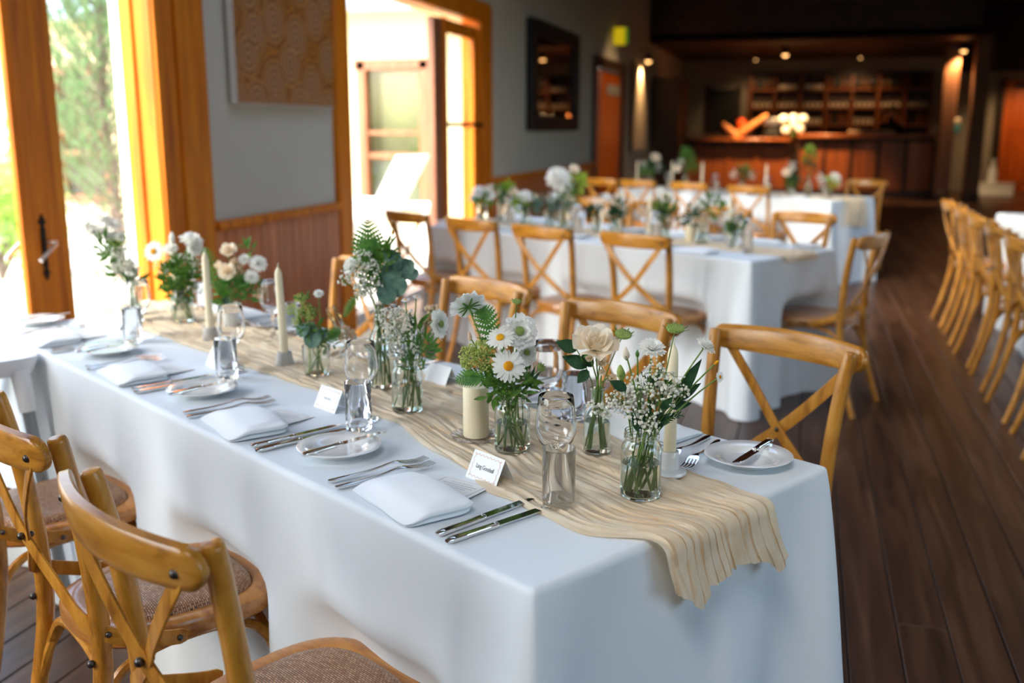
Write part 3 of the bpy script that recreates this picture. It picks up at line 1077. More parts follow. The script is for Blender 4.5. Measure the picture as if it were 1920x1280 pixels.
def make_chair():
    t = thing('cross_back_chair', '', 'chair')
    N = 40
    mb = MB()
    ins = [(0.006, 0.418), (0.0, 0.424), (0.0, 0.444), (0.004, 0.452), (0.012, 0.455), (0.040, 0.455), (0.046, 0.452), (0.047, 0.440), (0.047, 0.420)]
    rows_ = []
    for i0, z in ins:
        rows_.append([Vector((x, y, z)) for x, y in seat_outline(N, i0)])
    vs = [p for r in rows_ for p in r]
    fs = []
    m = len(rows_)
    for i in range(m):
        for j in range(N):
            a, b2 = i * N, ((i + 1) % m) * N
            fs.append((a + j, a + (j + 1) % N, b2 + (j + 1) % N, b2 + j))
    mb.add(vs, fs)
    mb.build('seat_frame', M['chair_seat'], t)
    mb = MB()
    prof = [(0.047, 0.446), (0.049, 0.456), (0.056, 0.4635), (0.070, 0.467), (0.105, 0.469), (0.150, 0.469)]
    vs = []
    for i0, z in prof:
        vs += [Vector((x, y, z)) for x, y in seat_outline(N, i0)]
    vs.append(Vector((0, 0, 0.469)))
    fs = []
    for i in range(len(prof) - 1):
        for j in range(N):
            fs.append((i * N + j, i * N + (j + 1) % N, (i + 1) * N + (j + 1) % N, (i + 1) * N + j))
    o = (len(prof) - 1) * N
    for j in range(N):
        fs.append((o + j, o + (j + 1) % N, len(vs) - 1))
    mb.add(vs, fs)
    mb.build('woven_seat', M['cane'], t)
    legr = {}
    for s in (-1, 1):
        path = catmull([(s * .198, -.285, 0.0), (s * .189, -.232, .17), (s * .178, -.196, .36), (s * .176, -.190, .50), (s * .181, -.202, .66), (s * .189, -.222, .79), (s * .195, -.234, .848)], 3)
        rr = [0.0135 + 0.004 * min(1, p.z / 0.3) - 0.0012 * max(0, (p.z - .6) / .28) for p in path]
        top = path[-1]
        path += [top + Vector((s * .001, -.002, .006)), top + Vector((s * .001, -.0025, .009))]
        rr += [rr[-1] * 0.93, rr[-1] * 0.70]
        MB().tube(path, rr, 10).build('leg', M['chair'], t)
        path = catmull([(s * .196, .196, 0.0), (s * .186, .176, .15), (s * .176, .160, .32), (s * .172, .152, .425)], 3)
        rr = [0.0125 + 0.006 * p.z / .42 for p in path]
        MB().tube(path, rr, 10).build('leg', M['chair'], t)
        legr[s] = path
    # bent braces under the seat
    A = {(-1, 'r'): Vector((-.182, -.212, .26)), (1, 'r'): Vector((.182, -.212, .26)), (-1, 'f'): Vector((-.180, .166, .26)), (1, 'f'): Vector((.180, .166, .26))}
    for a, b2 in (((-1, 'r'), (1, 'r')), ((-1, 'f'), (1, 'f')), ((-1, 'r'), (-1, 'f')), ((1, 'r'), (1, 'f'))):
        p, q = A[a], A[b2]
        d = q - p
        up = Vector((0, 0, 1))
        inn = (Vector((0, 0, .26)) - (p + q) / 2)
        inn.z = 0
        inn = inn.normalized() * 0.030
        pts = [p + inn * 0.2, p + d * .05 + up * .07 + inn * .7, p + d * .15 + up * .122 + inn, p + d * .32 + up * .146 + inn, p + d * .5 + up * .150 + inn,
               p + d * .68 + up * .146 + inn, p + d * .85 + up * .122 + inn, p + d * .95 + up * .07 + inn * .7, q + inn * 0.2]
        MB().tube(catmull(pts, 3), 0.0105, 8).build('brace', M['chair'], t)
    # bent top rail fixed behind the posts
    pts, nr, ws, th = [], [], [], []
    for i in range(33):
        u = math.sin(PI / 2 * (-1 + 2 * i / 32))
        x = 0.222 * u
        y = -0.258 - 0.046 * (1 - u * u)
        pts.append(Vector((x, y, 0.834)))
        nr.append(Vector((0.40 * u, 1, 0.14)))
        e = max(0, abs(u) - 0.88) / 0.12
        ws.append((0.070 - 0.010 * u * u) * math.sqrt(max(0.04, 1 - e * e)))
        th.append(0.023 * (1 - 0.40 * e * e))
    MB().sweep(pts, nr, ws, th, 12).build('top_rail', M['chair_rail'], t)
    # crossed straps of the back, running on to the seat sides
    for s in (-1, 1):
        pts = catmull([(-s * .186, -.274, .824), (-s * .150, -.276, .78), (-s * .075, -.268, .70), (0, -.252 - s * .003, .628), (s * .085, -.232, .558), (s * .165, -.212, .505), (s * .199, -.165, .473), (s * .203, -.09, .446), (s * .203, -.045, .436)], 3)
        nr = []
        for p in pts:
            w = min(1, max(0, (abs(p.x) - .15) / .05)) if p.x * s > 0 else 0
            nr.append(Vector((s * w, -(1 - w) - 0.05, 0.2 * (1 - w))))
        ws = [0.030] * len(pts)
        ws[0] = 0.020
        ws[-1] = 0.020
        MB().sweep(pts, nr, ws, 0.006, 8).build('back_strap', M['chair'], t)
    b = []
    for s in (-1, 1):
        b += [((s * .186, -.281, .828), .0075), ((s * .1945, -.182, .482), .006), ((s * .180, -.212, .43), .0075), ((s * .208, -.06, .438), .006), ((s * .196, -.220, .838), .005)]
    b.append(((0, -.262, .629), .0075))
    b.append(((0, -.245, .629), .006))
    for c, r in b:
        MB().ball(c, r, 8, 5).build('bolt', M['bolt'], t)
    for ch in t.children:
        for v in ch.data.vertices:
            v.co.x *= 0.955
    return t


chair0 = make_chair()
cu = []
GN = 'cross back chairs along the highchair side of the front table'
GF = 'cross back chairs along the aisle side of the front table'
NEAR = [(0.400, -0.120, 0.03), (0.960, -0.102, -0.03), (1.585, -0.112, 0.03)]
FAR = [(0.410, 0.975, 0.0), (0.945, 0.985, 0.02), (1.550, 1.0, -0.03), (2.25, 1.04, 0.05)]
nl = ['wooden cross back chair at the runner end of the front table, highchair side',
      'wooden cross back chair, middle one of the three beside the white highchair',
      'wooden cross back chair directly next to the white highchair']
fl = ['wooden cross back chair behind the side plate at the runner end of the front table',
      'wooden cross back chair behind the cream rose, second from the runner end',
      'wooden cross back chair behind the white scabiosa flowers on the front table',
      'wooden cross back chair before the cedar boards at the garden end of the front table']
for (s, t_, a), lb in zip(NEAR, nl):
    put(chair0, cu, W(s, t_), ROT_IN + a, lb, GN)
for (s, t_, a), lb in zip(FAR, fl):
    put(chair0, cu, W(s, t_), ROT_OUT + a, lb, GF)
for i, (s, t_, a) in enumerate([(0.475, -0.03, 0.03), (1.04, -0.10, 0.02), (1.61, -0.09, 0.0), (2.24, -0.06, -0.04)]):
    put(chair0, cu, W(s, t_, 0, T2), ROT_IN + a, 'wooden cross back chair, %s from the aisle, middle table, camera side' % ORD[i], 'chairs on the camera side of the middle table')
for i, (s, t_, a) in enumerate([(0.56, 1.09, 0.0), (1.13, 1.09, 0.02), (1.70, 1.09, -0.02), (2.26, 1.09, 0.02)]):
    put(chair0, cu, W(s, t_, 0, T2), ROT_OUT + a, 'wooden cross back chair, %s from the aisle, middle table, bar side' % ORD[i], 'chairs on the bar side of the middle table')
put(chair0, cu, W(-0.045, 0.50, 0, T2), ROT_IN + PI / 2 + 0.19, 'wooden cross back chair drawn up to the aisle end of the middle table')
for i, (s, t_, a) in enumerate([(0.62, -0.05, 0.02), (1.30, 0.0, 0.0), (1.92, 0.0, 0.02), (2.35, -0.04, -0.02)]):
    put(chair0, cu, W(s, t_, 0, T3), ROT_IN + a, 'wooden cross back chair, %s from the aisle, far table, camera side' % ORD[i], 'chairs on the camera side of the far table')
put(chair0, cu, W(0.42, 1.12, 0, T3), ROT_OUT, 'wooden cross back chair behind the far table in front of the bar')
for i, y in enumerate([4.58, 5.16, 5.74, 6.32, 6.92, 7.55]):
    put(chair0, cu, Vector((1.235, y, 0)), -PI / 2 + (-0.06, 0.05, 0.0, 0.06, -0.04, 0.03)[i], 'wooden cross back chair, %s of the row across the aisle' % ORD[i], 'row of chairs along the far side of the aisle')

# ================================================================ HIGHCHAIR
hc = thing('highchair', 'white plastic highchair with grey tube legs drawn up to the front table', 'highchair', W(2.14, -0.27), ROT_IN)
tr = MB()


def rrect(hx, hy, r, n=5):
    pts = []
    for cx, cy, a0 in ((hx - r, hy - r, 0), (-hx + r, hy - r, 90), (-hx + r, -hy + r, 180), (hx - r, -hy + r, 270)):
        for i in range(n + 1):
            a = math.radians(a0 + 90 * i / n)
            pts.append((cx + r * math.cos(a), cy + r * math.sin(a)))
    return pts


def shell(mb, prof, n=5):
    rings = [[Vector((x + 0, y + oy, z)) for x, y in rrect(hx, hy, r, n)] for hx, hy, r, z, oy in prof]
    k2 = len(rings[0])
    vs = [p for r in rings for p in r]
    fs = []
    for i in range(len(rings) - 1):
        for j in range(k2):
            fs.append((i * k2 + j, i * k2 + (j + 1) % k2, (i + 1) * k2 + (j + 1) % k2, (i + 1) * k2 + j))
    fs.append(tuple((len(rings) - 1) * k2 + j for j in range(k2)))
    fs.append(tuple(range(k2 - 1, -1, -1)))
    return mb.add(vs, fs)


shell(tr, [(.200, .140, .05, .700, .11), (.218, .150, .05, .738, .11), (.218, .150, .05, .750, .11), (.204, .136, .045, .750, .11), (.196, .128, .045, .712, .11)])
tr.build('tray', M['plastic'], hc)
bk = MB()
shell(bk, [(.10, .09, .05, .50, -.06), (.135, .12, .06, .56, -.06), (.165, .150, .07, .70, -.06), (.172, .158, .07, .72, -.06), (.166, .152, .07, .72, -.06), (.155, .14, .06, .60, -.06), (.12, .10, .05, .52, -.06)])
bk.build('seat_bucket', M['plastic'], hc)
bb = MB()
bb.sweep([(0, -.20, .70), (0, -.222, .78), (0, -.235, .88), (0, -.24, .92)], Vector((0, 1, 0.1)), [.30, .30, .28, .22], .02, 12)
bb.build('seat_back', M['plastic'], hc)
for sx in (-1, 1):
    for sy in (-1, 1):
        p = Vector((sx * .190, .205 if sy > 0 else -.15, .715))
        q = Vector((sx * .325, .235 if sy > 0 else -.31, 0.0))
        lg = MB().tube([p.lerp(q, .13), q], 0.0165, 12).build('leg', M['greytube'], hc)
        MB().tube([p, p.lerp(q, .16)], [.026, .0225], 12).build('leg_socket', M['plastic'], lg)
        MB().tube([q + Vector((0, 0, .0)), q + Vector((0, 0, .02))], .019, 10).build('foot_cap', M['plastic'], lg)

# ================================================================ TABLECLOTHS AND RUNNERS
def sstep(a, b2, x):
    t = max(0, min(1, (x - a) / (b2 - a)))
    return t * t * (3 - 2 * t)


def cloth(name, label, origin, dents_near, dents_far, dents_end, seed, crease=False, flare=0.075):
    """floor length cloth: flat top, rounded edge, skirt with soft folds; dents = (place, depth) where chair seats press it in"""
    per = []
    n1, n2 = 150, 56
    loop = [(0, 0, TL, 0, 0, -1, n1), (TL, 0, TL, TW, 1, 0, n2), (TL, TW, 0, TW, 0, 1, n1), (0, TW, 0, 0, -1, 0, n2)]
    for a, b2, c, d, nx, ny, n in loop:
        for i in range(n):
            f = i / n
            # finer spacing close to the corners
            f = f + 0.06 * math.sin(-2 * PI * f)
            per.append((a + (c - a) * f, b2 + (d - b2) * f, nx, ny, f * math.hypot(c - a, d - b2), math.hypot(c - a, d - b2)))
    N = len(per)
    rings = []
    levels = [('in', 0.03), ('in', 0.012)] + [('arc', a) for a in (15, 40, 65, 90)] + [('z', z) for z in (.735, .715, .69, .66, .63, .60, .57, .54, .51, .48, .45, .41, .36, .31, .26, .21, .16, .11, .06, .025, .003)]
    R_ = 0.011
    vs = []
    for kind, val in levels:
        for (s, t, nx, ny, d, L) in per:
            ec = min(d, L - d)
            if kind == 'in':
                ss = min(max(s, val), TL - val)
                tt = min(max(t, val), TW - val)
                vs.append(Vector((-ss, tt, TH)))
                continue
            # smooth the corner normal
            bx, by = nx, ny
            if ec < 0.035:
                w = 0.5 * (1 - ec / 0.035)
                if d < L - d:
                    px, py = (-1, 0) if (nx, ny) == (0, -1) else ((0, -1) if (nx, ny) == (1, 0) else ((1, 0) if (nx, ny) == (0, 1) else (0, 1)))
                else:
                    px, py = (1, 0) if (nx, ny) == (0, -1) else ((0, 1) if (nx, ny) == (1, 0) else ((-1, 0) if (nx, ny) == (0, 1) else (0, -1)))
                bx, by = nx * (1 - w) + px * w, ny * (1 - w) + py * w
                l = math.hypot(bx, by)
                bx, by = bx / l, by / l
            cs = min(max(s, R_), TL - R_)
            ct = min(max(t, R_), TW - R_)
            if kind == 'arc':
                a = math.radians(val)
                o = R_ * math.sin(a)
                z = TH - R_ * (1 - math.cos(a))
                vs.append(Vector((-(cs + bx * o), ct + by * o, z)))
                continue
            z = val
            dr = TH - R_ - z
            q = dr / TH
            o = R_
            if ec > 0:
                o += 0.024 * q * noise.noise(Vector((s * 2.4 + seed, t * 2.4 + seed * 2.1, 0.7 * q)))
                o += 0.017 * q * math.sin(d * 19 + 3 * noise.noise(Vector((d * 1.7, seed, nx)))) * min(1, ec / .15)
            o += flare * (q ** 0.8) * math.exp(-(ec / 0.060) ** 2) + 0.02 * q
            o -= 0.026 * q * math.exp(-((ec - 0.13) / 0.05) ** 2)
            if crease and (nx, ny) == (-1, 0):
                c0 = L - d
                o += 0.012 * sstep(0.02, 0.3, dr) * (math.exp(-((c0 - 0.405) / 0.016) ** 2)) + 0.024 * sstep(0.05, .4, dr) * sstep(.405, .418, c0) * sstep(.62, .43, c0)
            dl = dents_near if ny < 0 else (dents_far if ny > 0 else (dents_end if nx < 0 else []))
            for pos, dep, wd in dl:
                u = s if ny else t
                prof = sstep(.55, .46, z) if z > .46 else 1 - 0.45 * sstep(.40, .05, z)
                o -= dep * prof * math.exp(-((u - pos) / wd) ** 6)
            vs.append(Vector((-(cs + bx * o), ct + by * o, z)))
    fs = []
    for i in range(len(levels) - 1):
        for j in range(N):
            j2 = (j + 1) % N
            fs.append((i * N + j, (i + 1) * N + j, (i + 1) * N + j2, i * N + j2))
    fs.append(tuple(range(N)))
    mb = MB().add(vs, fs)
    o = mb.build(name, M['linen'], None, True, 75)
    o.location = origin
    o.rotation_euler = (0, 0, ROT_IN)
    return tag(o, label, 'tablecloth')


cloth('tablecloth', 'white floor length cloth covering the long front table', T1,
      [(s, max(0, t + .198 - .022), .20) for s, t, a in NEAR], [(s, max(.0, .75 - (t - .198) - .02), .2) for s, t, a in FAR], [], 3.1, True)
cloth('tablecloth', 'white cloth on the middle table, hem brushing the floorboards', T2,
      [(s, t + .18, .2) for s, t in ((.475, -.03), (1.04, -.10), (1.63, -.09), (2.26, -.06))], [], [(0.50, .125, .19)], 7.7, False, 0.075)
cloth('tablecloth', 'white cloth on the far table in front of the bar', T3,
      [(s, t + .18, .2) for s, t in ((.62, -.05), (1.30, 0), (1.92, 0), (2.35, -.04))], [], [], 12.3, False, 0.05)
T4 = Vector((1.36, 8.35, 0))


def cloth_simple():
    # table beyond the aisle: a draped cloth over a long table set along the room
    mb = MB()
    x0, x1, y0, y1 = 1.36, 2.10, 4.3, 8.0
    n = 160
    pts = []
    for a, b2, c, d, k2, ox, oy in ((x0, y0, x1, y0, 24, 0, -1), (x1, y0, x1, y1, 70, 1, 0), (x1, y1, x0, y1, 24, 0, 1), (x0, y1, x0, y0, 70, -1, 0)):
        for i in range(k2):
            f = i / k2
            pts.append((a + (c - a) * f, b2 + (d - b2) * f, ox, oy))
    vs = []
    lv = [0.75, 0.74, 0.70, 0.6, 0.45, 0.3, 0.15, 0.004]
    for z in lv:
        q = (0.75 - z) / 0.75
        for x, y, ox, oy in pts:
            o = 0.012 * (z < 0.75) + 0.03 * q * noise.noise(Vector((x * 3, y * 3, 5))) + 0.02 * q
            vs.append(Vector((x + ox * o, y + oy * o, z)))
    N = len(pts)
    fs = [tuple(range(N))]
    for i in range(len(lv) - 1):
        for j in range(N):
            fs.append((i * N + j, (i + 1) * N + j, (i + 1) * N + (j + 1) % N, i * N + (j + 1) % N))
    return tag(mb.add(vs, fs).build('tablecloth', M['linen'], None, True, 60), 'white cloth on the table beyond the row of aisle chairs', 'tablecloth')


cloth_simple()


def lerp_tab(tab, x):
    if x <= tab[0][0]:
        return tab[0][1]
    for (a, u), (b2, v) in zip(tab[:-1], tab[1:]):
        if x <= b2:
            f = (x - a) / (b2 - a)
            f = f * f * (3 - 2 * f)
            return u + (v - u) * f
    return tab[-1][1]


def runner(name, label, origin, Lt, Rt, hang, nu, nv, seed, amp=0.0058):
    s0, s1 = -0.16, TL + 0.10
    Rr = 0.016

    def fn(u, v):
        s = s0 + (s1 - s0) * u
        hv = lerp_tab(hang, v)
        if s < 0:
            s = s * hv / 0.16
        tl = lerp_tab(Lt, s) + 0.006 * noise.noise(Vector((s * 16, 1.3, seed))) + 0.012 * noise.noise(Vector((s * 5, 7.3, seed)))
        tr_ = lerp_tab(Rt, s) + 0.006 * noise.noise(Vector((s * 16, 9.3, seed))) + 0.010 * noise.noise(Vector((s * 5, 3.3, seed)))
        t = tl + (tr_ - tl) * v
        ph = v * 13.5 + 1.5 * noise.noise(Vector((s * 1.6, v * 2.2, seed))) + 0.35 * noise.noise(Vector((s * 6, v * 5, seed + 4)))
        r = 0.5 + 0.5 * math.cos(2 * PI * ph)
        q1 = noise.noise(Vector((v * 19 + 1.2 * noise.noise(Vector((s * 2.2, v * 3, seed + 1))), s * 1.5, seed + 11)))
        q2 = noise.noise(Vector((v * 44 + 1.5 * noise.noise(Vector((s * 4, v * 5, seed + 3))), s * 4.0, seed + 13)))
        r = min(1.0, 0.25 * r + 0.95 * max(0.0, 1 - 2.4 * abs(q1)) ** 1.4)
        loose = sstep(0.5, 1.0, s)
        h = amp * (r ** 1.5) * (0.55 + 0.6 * (0.5 + 0.5 * noise.noise(Vector((s * 3.1, v * 4, seed + 2)))))
        h += 0.0030 * max(0.0, 1 - 2.2 * abs(q2)) ** 1.5
        h += 0.0006 * (0.5 + 0.5 * math.cos(2 * PI * (ph * 3.1 + 2 * noise.noise(Vector((s * 7, v * 6, seed + 8))))))
        h += 0.006 * loose * abs(noise.noise(Vector((s * 14, v * 9, seed + 5))))
        edge = min(v, 1 - v)
        h *= sstep(-0.02, 0.03, edge) * 0.9 + 0.1
        h += 0.0016
        t += 0.004 * math.sin(2 * PI * ph)
        # lift over the table edge
        d = -(s) - 0.0
        if d <= 0:
            return Vector((-s, t, TH + h))
        ang = min(d / Rr, PI / 2)
        ext = max(0.0, d - Rr * PI / 2)
        x = Rr * math.sin(ang) + h * math.sin(ang)
        z = TH - Rr * (1 - math.cos(ang)) + h * math.cos(ang) - ext
        x += 0.012 * sstep(0, .1, ext) + 0.010
        x = x + 0.006 * noise.noise(Vector((t * 22, ext * 9, seed))) * sstep(0, .05, ext)
        t = t + 0.35 * ext * (v - 0.1) * 0.35
        if ext > 0:
            z += 0.010 * noise.noise(Vector((v * 30, 2, seed))) * sstep(0.5, 1, d / hv)
        return Vector((x, t, z))

    mb = MB().grid(nu, nv, fn)
    o = mb.build(name, M['gauze'], None, True, 80)
    o.location = origin
    o.rotation_euler = (0, 0, ROT_IN)
    return tag(o, label, 'table runner')


runner('table_runner', 'crinkled cream gauze runner hanging over the end of the front table', T1,
       [(-.16, .27), (0, .236), (.10, .185), (.28, .205), (.5, .25), (.75, .315), (1.0, .33), (2.5, .33)],
       [(-.16, .55), (0, .515), (.1, .535), (.25, .562), (.5, .60), (1.0, .63), (2.5, .62)],
       [(0, .085), (.2, .125), (.35, .10), (.55, .085), (.75, .10), (.92, .135), (1.0, .115)], 520, 170, 2.0)
runner('table_runner', 'cream gauze runner along the middle table', T2, [(-.16, .24), (2.5, .24)], [(-.16, .52), (2.5, .52)], [(0, .03), (1, .04)], 160, 50, 5.0)
runner('table_runner', 'cream gauze runner hanging over the aisle end of the far table', T3, [(-.16, .22), (2.5, .24)], [(-.16, .54), (2.5, .52)], [(0, .22), (1, .26)], 160, 50, 9.0)

# ================================================================ TABLEWARE (prototypes, then copies)
def make_plate():
    t = thing('side_plate', '', 'plate')
    pr = [(0, .004), (.042, .004), (.046, .0045), (.050, .009), (.060, .0125), (.078, .0165), (.0805, .0175), (.0795, .0185), (.061, .0150), (.050, .0112), (.0455, .0066), (.040, .0060), (0, .0060)]
    MB().lathe([(0, .0015), (.036, .0015), (.037, 0), (.041, 0), (.042, .004)] + pr[2:7] + pr[7:], 56).build('dish', M['ceramic'], t, True, 60)
    return t


def make_knife(L=0.215):
    t = thing('table_knife', '', 'knife')
    k1 = L * .44
    n = 14
    pts, ws, th = [], [], []
    for i in range(n):
        f = i / (n - 1)
        pts.append(Vector((0, k1 * f, .0048)))
        ws.append(.0135 - .0035 * f if f < .9 else .0115)
        th.append(.0085 - .0015 * f)
    ws[0] *= .6
    th[0] *= .6
    hd = MB().sweep(pts, Vector((0, 0, 1)), ws, th, 10)
    hd.ball((0, k1 + .002, .0048), .0062, 10, 6, (1, .8, .8))
    hd.build('handle', M['steel'], t)
    bl = MB()
    up, lo = [], []
    for i in range(13):
        f = i / 12
        y = k1 + (L - k1) * f
        w = .0155 if f < .7 else .0155 * math.sqrt(max(0, 1 - ((f - .7) / .3) ** 2))
        w = w * sstep(-.05, .08, f)
        up.append((.0048 - max(0, f - .6) * .006, y))
        lo.append((.0048 - max(.0008, w) - max(0, f - .6) * .003, y))
    bl.prism(up + lo[::-1], .0036, .0052)
    bl.build('blade', M['steel'], t, True, 30)
    return t


def make_fork(L=0.200):
    t = thing('table_fork', '', 'fork')
    pr = [(0, .0042, .0125, .005), (.03, .0045, .0120, .005), (.07, .0055, .0085, .0045), (.10, .0085, .0062, .004), (.122, .0120, .0058, .0038), (.135, .0125, .012, .0032), (.143, .0112, .0205, .0026), (.150, .0095, .0225, .0022)]
    pts = catmull([(0, y, z) for y, z, w, th in pr], 3)
    ws, th = [], []
    for i in range(len(pts)):
        f = i / 3
        a = min(int(f), len(pr) - 2)
        g = f - a
        ws.append(pr[a][2] * (1 - g) + pr[a + 1][2] * g)
        th.append(pr[a][3] * (1 - g) + pr[a + 1][3] * g)
    ws[0] *= .55
    MB().sweep(pts, Vector((0, 0, 1)), ws, th, 8).build('handle', M['steel'], t)
    mb = MB()
    for i in range(4):
        x = -.0093 + i * .0062
        mb.sweep([(x, .147, .0098), (x, .165, .0066), (x * .98, .182, .0058), (x * .96, .197, .0082), (x * .95, L, .0090)], Vector((0, 0, 1)), [.0036, .0034, .003, .0024, .0012], .002, 6)
    mb.build('tines', M['steel'], t)
    return t


def make_napkin(seed=1.0):
    """three-fold napkin: a serpentine section swept across its depth"""
    t = thing('folded_napkin', '', 'napkin')
    Ls, D, th = 0.212, 0.128, 0.0022
    def drop(x, y):
        g = 0.34 + 0.66 * sstep(-D / 2 - .004, -D / 2 + .045, y)
        return g * (0.62 + 0.38 * sstep(-Ls / 2, -Ls / 2 + .09, x))

    def layer(z0, e, xs, ys, n1=44, n2=20, top=False, sd=0.0):
        mb = MB()
        def fn(u, v):
            a = u * 2 * PI
            c, s = math.cos(a), math.sin(a)
            w = 2 * v - 1
            x_end = Ls / 2 - xs - .010 * abs(w) ** 6
            x = math.copysign(abs(c) ** .24, c) * x_end
            y = w * (D / 2 - ys) * (1 - .04 * abs(x / x_end) ** 6) + .002 * math.sin(x * 40 + sd)
            edge = math.sqrt(max(0.02, 1 - abs(w) ** 8))
            z = z0 + e * edge * math.copysign(abs(s) ** .55, s)
            if top and s > 0:
                k3 = sstep(1.0, 0.55, abs(x) / x_end) * sstep(1.0, .5, abs(w))
                z += k3 * (.0022 + .0045 * noise.noise(Vector((x * 16 + seed, y * 20 + sd, 3))) + .0022 * math.sin(x * 75 + y * 60 + seed))
            z = z * drop(x, y)
            return Vector((x, y, max(.0003, z)))
        mb.grid(n1, n2, fn, wrap_u=True)
        for v in (0, n2 - 1):
            idx = [i * n2 + v for i in range(n1)]
            mb.f.append(tuple(idx if v == 0 else idx[::-1]))
        return mb
    layer(.0062, .0056, .004, .002, sd=1).build('lower_fold', M['napkin'], t, True, 75)
    layer(.0172, .0062, .0, .0, 60, 26, True, 2).build('upper_fold', M['napkin'], t, True, 75)
    return t


def make_wineglass():
    t = thing('wine_glass', '', 'wine glass')
    outp = [(0, 0.0006), (.033, 0.0004), (.0345, .0012), (.033, .0022), (.018, .0042), (.007, .009), (.0042, .018), (.0036, .045), (.0040, .064), (.0075, .0715), (.0190, .0790), (.0285, .0905), (.0335, .104), (.0348, .116), (.0338, .132), (.0312, .152), (.0292, .1690), (.0286, .1698)]
    inn = [(.0280, .1690), (.0299, .152), (.0325, .132), (.0335, .116), (.0322, .104), (.0270, .0915), (.0170, .0812), (.006, .0765), (0, .0758)]
    MB().lathe(outp + inn, 36).build('glass', M['glass'], t, True, 70)
    return t


def make_tumbler():
    t = thing('tumbler', '', 'tumbler')
    p = [(0, .0006), (.0235, .0004), (.0262, .003), (.0268, .010), (.0272, .098), (.0268, .1008), (.0256, .0998), (.0252, .02), (.023, .0125), (0, .0115)]
    MB().lathe(p, 36).build('glass', M['glass'], t, True, 50)
    return t


def wavy_border(w, h, n=90):
    pts = []
    per = [(-w, -h, w, -h, 0, 1), (w, -h, w, h, -1, 0), (w, h, -w, h, 0, -1), (-w, h, -w, -h, 1, 0)]
    for a, b2, c, d, nx, ny in per:
        L = math.hypot(c - a, d - b2)
        cyc = max(3, round(L / .0105))
        m = cyc * 8
        for i in range(m):
            f = i / m
            o = .0014 * (1 - math.cos(2 * PI * cyc * f))
            pts.append((a + (c - a) * f + nx * o, b2 + (d - b2) * f + ny * o))
    return pts


def flat_loop(pts, wid, z):
    n = len(pts)
    vs, fs = [], []
    for i in range(n):
        p, q, r = Vector(pts[i - 1] + (0,)), Vector(pts[i] + (0,)), Vector(pts[(i + 1) % n] + (0,))
        d = (r - p).normalized()
        nn = Vector((-d.y, d.x, 0)) * wid / 2
        vs += [q + nn + Vector((0, 0, z)), q - nn + Vector((0, 0, z))]
    for i in range(n):
        j = (i + 1) % n
        fs.append((2 * i, 2 * j, 2 * j + 1, 2 * i + 1))
    return vs, fs


def text_mesh(body, size, mat, name, parent, sx=1.0):
    cu_ = bpy.data.curves.new(name, 'FONT')
    cu_.body = body
    cu_.size = size
    cu_.align_x = 'CENTER'
    cu_.align_y = 'CENTER'
    cu_.space_character = 0.92
    tmp = bpy.data.objects.new(name, cu_)
    COL.objects.link(tmp)
    dg = bpy.context.evaluated_depsgraph_get()
    me = bpy.data.meshes.new_from_object(tmp.evaluated_get(dg))
    bpy.data.objects.remove(tmp)
    me.materials.clear()
    me.materials.append(mat)
    for v in me.vertices:
        v.co.x *= sx
    o = bpy.data.objects.new(name, me)
    COL.objects.link(o)
    o.parent = parent
    return o


CW, CH = 0.083, 0.052
LEAN = math.radians(64)


def make_card(label, body=None, scribble=False, group=None):
    """tent card; +y is the side away from its reader"""
    t = thing('name_card', label, 'place card', group=group)
    hz_ = CH * math.sin(LEAN)
    dy = CH * math.cos(LEAN)
    mb = MB()
    th = .0004
    mb.add([(-CW / 2, -dy, 0), (CW / 2, -dy, 0), (CW / 2, 0, hz_), (-CW / 2, 0, hz_), (-CW / 2, dy, 0), (CW / 2, dy, 0),
            (-CW / 2, -dy + .0008, 0), (CW / 2, -dy + .0008, 0), (CW / 2, 0, hz_ - .001), (-CW / 2, 0, hz_ - .001), (-CW / 2, dy - .0008, 0), (CW / 2, dy - .0008, 0)],
           [(0, 1, 2, 3), (3, 2, 5, 4), (7, 6, 9, 8), (8, 9, 10, 11), (0, 3, 9, 6), (3, 4, 10, 9), (2, 1, 7, 8), (5, 2, 8, 11), (1, 0, 6, 7), (4, 5, 11, 10)])
    mb.build('folded_card', M['paper'], t, False)
    mt = Matrix.Translation((0, -dy / 2, hz_ / 2)) @ Matrix.Rotation(LEAN, 4, 'X')
    v, f = flat_loop(wavy_border(CW / 2 - .006, CH / 2 - .005), .0009, .0003)
    b2 = MB().add(v, f).build('wavy_border', M['peach'], t, False)
    b2.matrix_local = mt
    if body:
        o = text_mesh(body, .0112, M['ink'], 'lettering', t, .82)
        o.matrix_local = mt @ Matrix.Translation((0, 0, .0004))
    elif scribble:
        s = MB()
        rr = random.Random(5)
        x = -.013
        while x < .013:
            s.box((x, rr.uniform(-.0006, .0006), .0004), (.0008, rr.uniform(.002, .005), .0001))
            x += .0021
        o = s.build('lettering', M['softink'], t, False, stuff=True)
        o.matrix_local = mt
    return t


